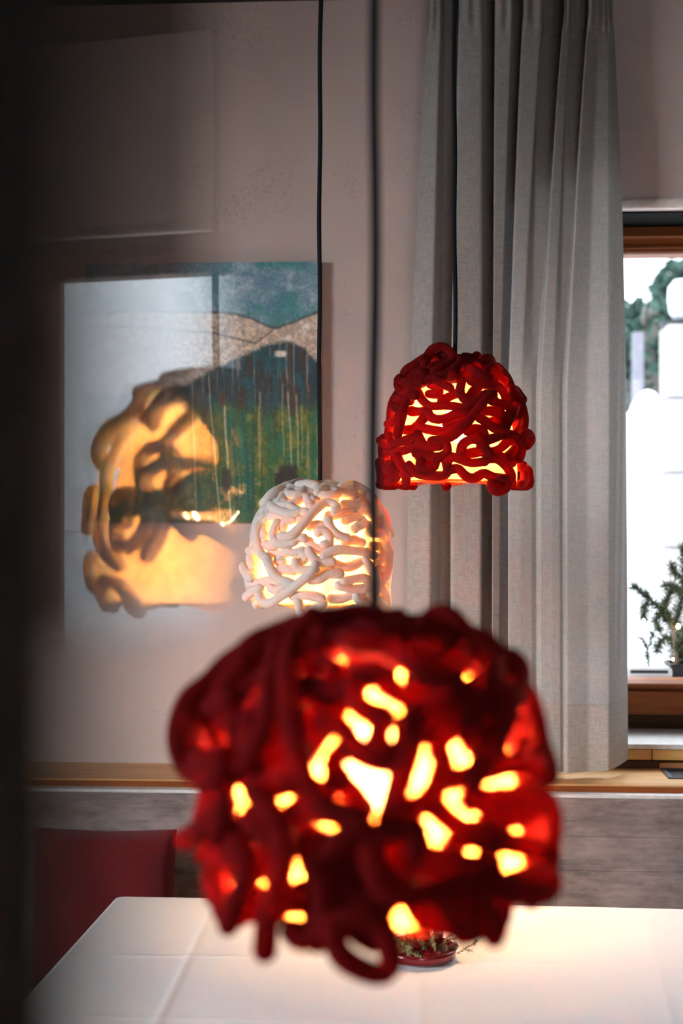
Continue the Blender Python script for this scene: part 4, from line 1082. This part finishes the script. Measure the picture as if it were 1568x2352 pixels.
post = box('garden_post', -.035, .035, -.035, .035, 0, at(1464, 760, 9.5).z - zg2, M['post_grey'], None, .006)
post.location = (gp.x, gp.y, zg2 - .01); tag(post, 'slim grey post standing in the snow near the curtain edge', 'post')
for i, (px_, py_, dep, r_, lab) in enumerate([(1487, 920, 9.0, .10, 'round snow mound left of the pale pillar'), (1458, 960, 8.6, .085, 'smaller snow mound beside the curtain edge')]):
    p_ = at(px_, py_, dep); zg3 = gz(p_.x, p_.y); hh = p_.z - zg3 + r_
    vv, ff = lathe_data([(r_ * 2.2, 0), (r_ * 2.1, hh * .35), (r_ * 1.9, hh * .65), (r_ * 1.5, hh * .84), (r_ * 1.0, hh * .95), (r_ * .5, hh * .99), (.0005, hh)], 24)
    vv = [(x * (1 + .08 * math.sin(3 * y * 9)), y, z) for x, y, z in vv]
    o = obj('snow_mound', vv, ff, M['snow'], None, True); o.location = (p_.x, p_.y, zg3 - .03); tag(o, lab, 'snow mound')
# potted fir on the outer sill
YO = GY + 0.27
def oy(px, py, dy=0.0): return on_y(px, py, YO + dy)
pb = oy(1578, 1552); sc_ = (oy(1578, 1552).x - oy(1534, 1552).x)
ph_ = oy(1540, 1521).z - oz
pot = thing('plant_pot', 'black pot on the outer ledge at the right edge of the window', 'pot', (pb.x, YO, oz))
def sq(r, z): return [(-r, -r, z), (r, -r, z), (r, r, z), (-r, r, z)]
prf = [(sc_ * .9, 0), (sc_, ph_ * .8), (sc_ * 1.05, ph_ * .8), (sc_ * 1.05, ph_), (sc_ * .95, ph_), (sc_ * .9, ph_ * .82)]
vv = []; [vv.extend(sq(r_, z_)) for r_, z_ in prf]
ff = [(i * 4 + k_, i * 4 + (k_ + 1) % 4, (i + 1) * 4 + (k_ + 1) % 4, (i + 1) * 4 + k_) for i in range(len(prf) - 1) for k_ in range(4)] + [(3, 2, 1, 0)]
obj('pot_body', vv, ff, M['pot'], pot)
box('soil', -sc_ * .9, sc_ * .9, -sc_ * .9, sc_ * .9, ph_ * .75, ph_ * .84, M['soil'], pot)
ft = thing('potted_fir', 'small bent fir tree growing in the black pot outside the window', 'fir tree', (pb.x, YO, oz + ph_ * .84))
def rel(p): return np.array([p.x - pb.x, p.y - YO, p.z - oz - ph_ * .84])
br = [[oy(1553, 1526), oy(1549, 1470), oy(1540, 1432), oy(1518, 1400), oy(1490, 1376), oy(1456, 1348)],
      [oy(1545, 1445), oy(1562, 1390, .02), oy(1572, 1330, .02), oy(1570, 1255, .02)],
      [oy(1540, 1432), oy(1528, 1410, -.02), oy(1530, 1380, -.03), oy(1548, 1350, -.03)],
      [oy(1550, 1480), oy(1535, 1465, .04), oy(1520, 1470, .05), oy(1508, 1492, .05)],
      [oy(1551, 1490), oy(1565, 1475, -.04), oy(1580, 1460, -.06)], [oy(1552, 1500), oy(1568, 1500, .05), oy(1585, 1490, .07)],
      [oy(1490, 1376), oy(1480, 1395, .02), oy(1478, 1420, .03)], [oy(1518, 1400), oy(1508, 1425, -.02), oy(1512, 1445, -.03)], [oy(1572, 1330), oy(1548, 1315), oy(1542, 1300)], [oy(1570, 1370), oy(1550, 1350), oy(1530, 1345)]]
j = Joined(); rs = np.random.RandomState(3); nv_, nf_ = [], []
for bi, pts in enumerate(br):
    pa = resample([rel(p) for p in pts], .006); rad0 = .0075 if bi == 0 else .003
    vv, ff = tube_data(pa, np.linspace(rad0, .0012, len(pa)), 7, False); j.add(vv, ff)
    for i in range(1, len(pa)):
        if bi == 0 and i < len(pa) * .42: continue
        for _ in range(26):
            tan = pa[i] - pa[i - 1]; tan /= max(np.linalg.norm(tan), 1e-9); q = rs.randn(3); q /= np.linalg.norm(q); d = tan * .7 + q; d /= np.linalg.norm(d)
            l = rs.uniform(.012, .032); s = np.cross(d, rs.randn(3)); s = s / np.linalg.norm(s) * .0009; a = pa[i]
            o_ = len(nv_); nv_ += [a - s, a + s, a + d * l * .7 + s, a + d * l, a + d * l * .7 - s]; nf_.append((o_, o_ + 1, o_ + 2, o_ + 3, o_ + 4))
for _ in range(2600):        # the dense lower skirt behind the stem
    a = np.array([rs.uniform(-.03, .10), rs.uniform(.0, .10), rs.uniform(.004, .10)]); d = rs.randn(3); d[2] *= .5; d /= np.linalg.norm(d); l = rs.uniform(.015, .03); s = np.cross(d, rs.randn(3)); s = s / np.linalg.norm(s) * .0010
    o_ = len(nv_); nv_ += [a - s, a + s, a + d * l * .7 + s, a + d * l, a + d * l * .7 - s]; nf_.append((o_, o_ + 1, o_ + 2, o_ + 3, o_ + 4))
j.obj('branches', M['bark'], ft, True)
obj('needles', [tuple(x) for x in nv_], nf_, M['fir'], ft, False, 'stuff')
for i, (px_, py_, lab) in enumerate([(1557, 1440, 'bright fairy light beside the fir stem'), (1490, 1430, 'right one of two small fairy lights under the fir branch'), (1478, 1425, 'left one of two small fairy lights under the fir branch'), (1462, 1487, 'lowest small fairy light near the curtain edge'), (1545, 1515, 'dim fairy light just above the black pot')]):
    p_ = oy(px_, py_, -.03); r_ = .0055 if i == 0 else .003
    o = lathe('fairy_light', [(.0003, -r_), (r_ * .7, -r_ * .7), (r_, 0), (r_ * .8, r_ * .6), (r_ * .5, r_ * 1.4), (.0003, r_ * 1.5)], M['fairy'], None, (0, 0, 0), 12); o.location = p_
    tag(o, lab, 'fairy light', 'fairy lights on the fir')
# white planter with a black band and a thin sapling
q0 = oy(1430, 1550); q1 = oy(1537, 1550); hw = (q1.x - q0.x) / 2; hb = oy(1480, 1526).z - oz
pln = thing('planter', 'low white planter with a black band on the outer ledge', 'planter', (q0.x + hw, YO, oz))
bobj('planter_body', box_bm(-hw, hw, -.06, .06, 0, hb, .012, 3), M['white_paint'], pln, True)
box('band', -hw + .012, hw - .014, -.0615, -.059, hb * .50, hb * .72, M['pot'], pln)
sap = sprig('fir_sapling', [Vector((oy(1483, 1550).x, YO - .045, oz + hb)), oy(1486, 1500, -.045), oy(1492, 1476, -.045), oy(1500, 1456, -.045)], 'thin fir sapling rising from the low white planter', 77, M['fir'], None, .013, 1.0, .55, .0018, 'sapling', 5)
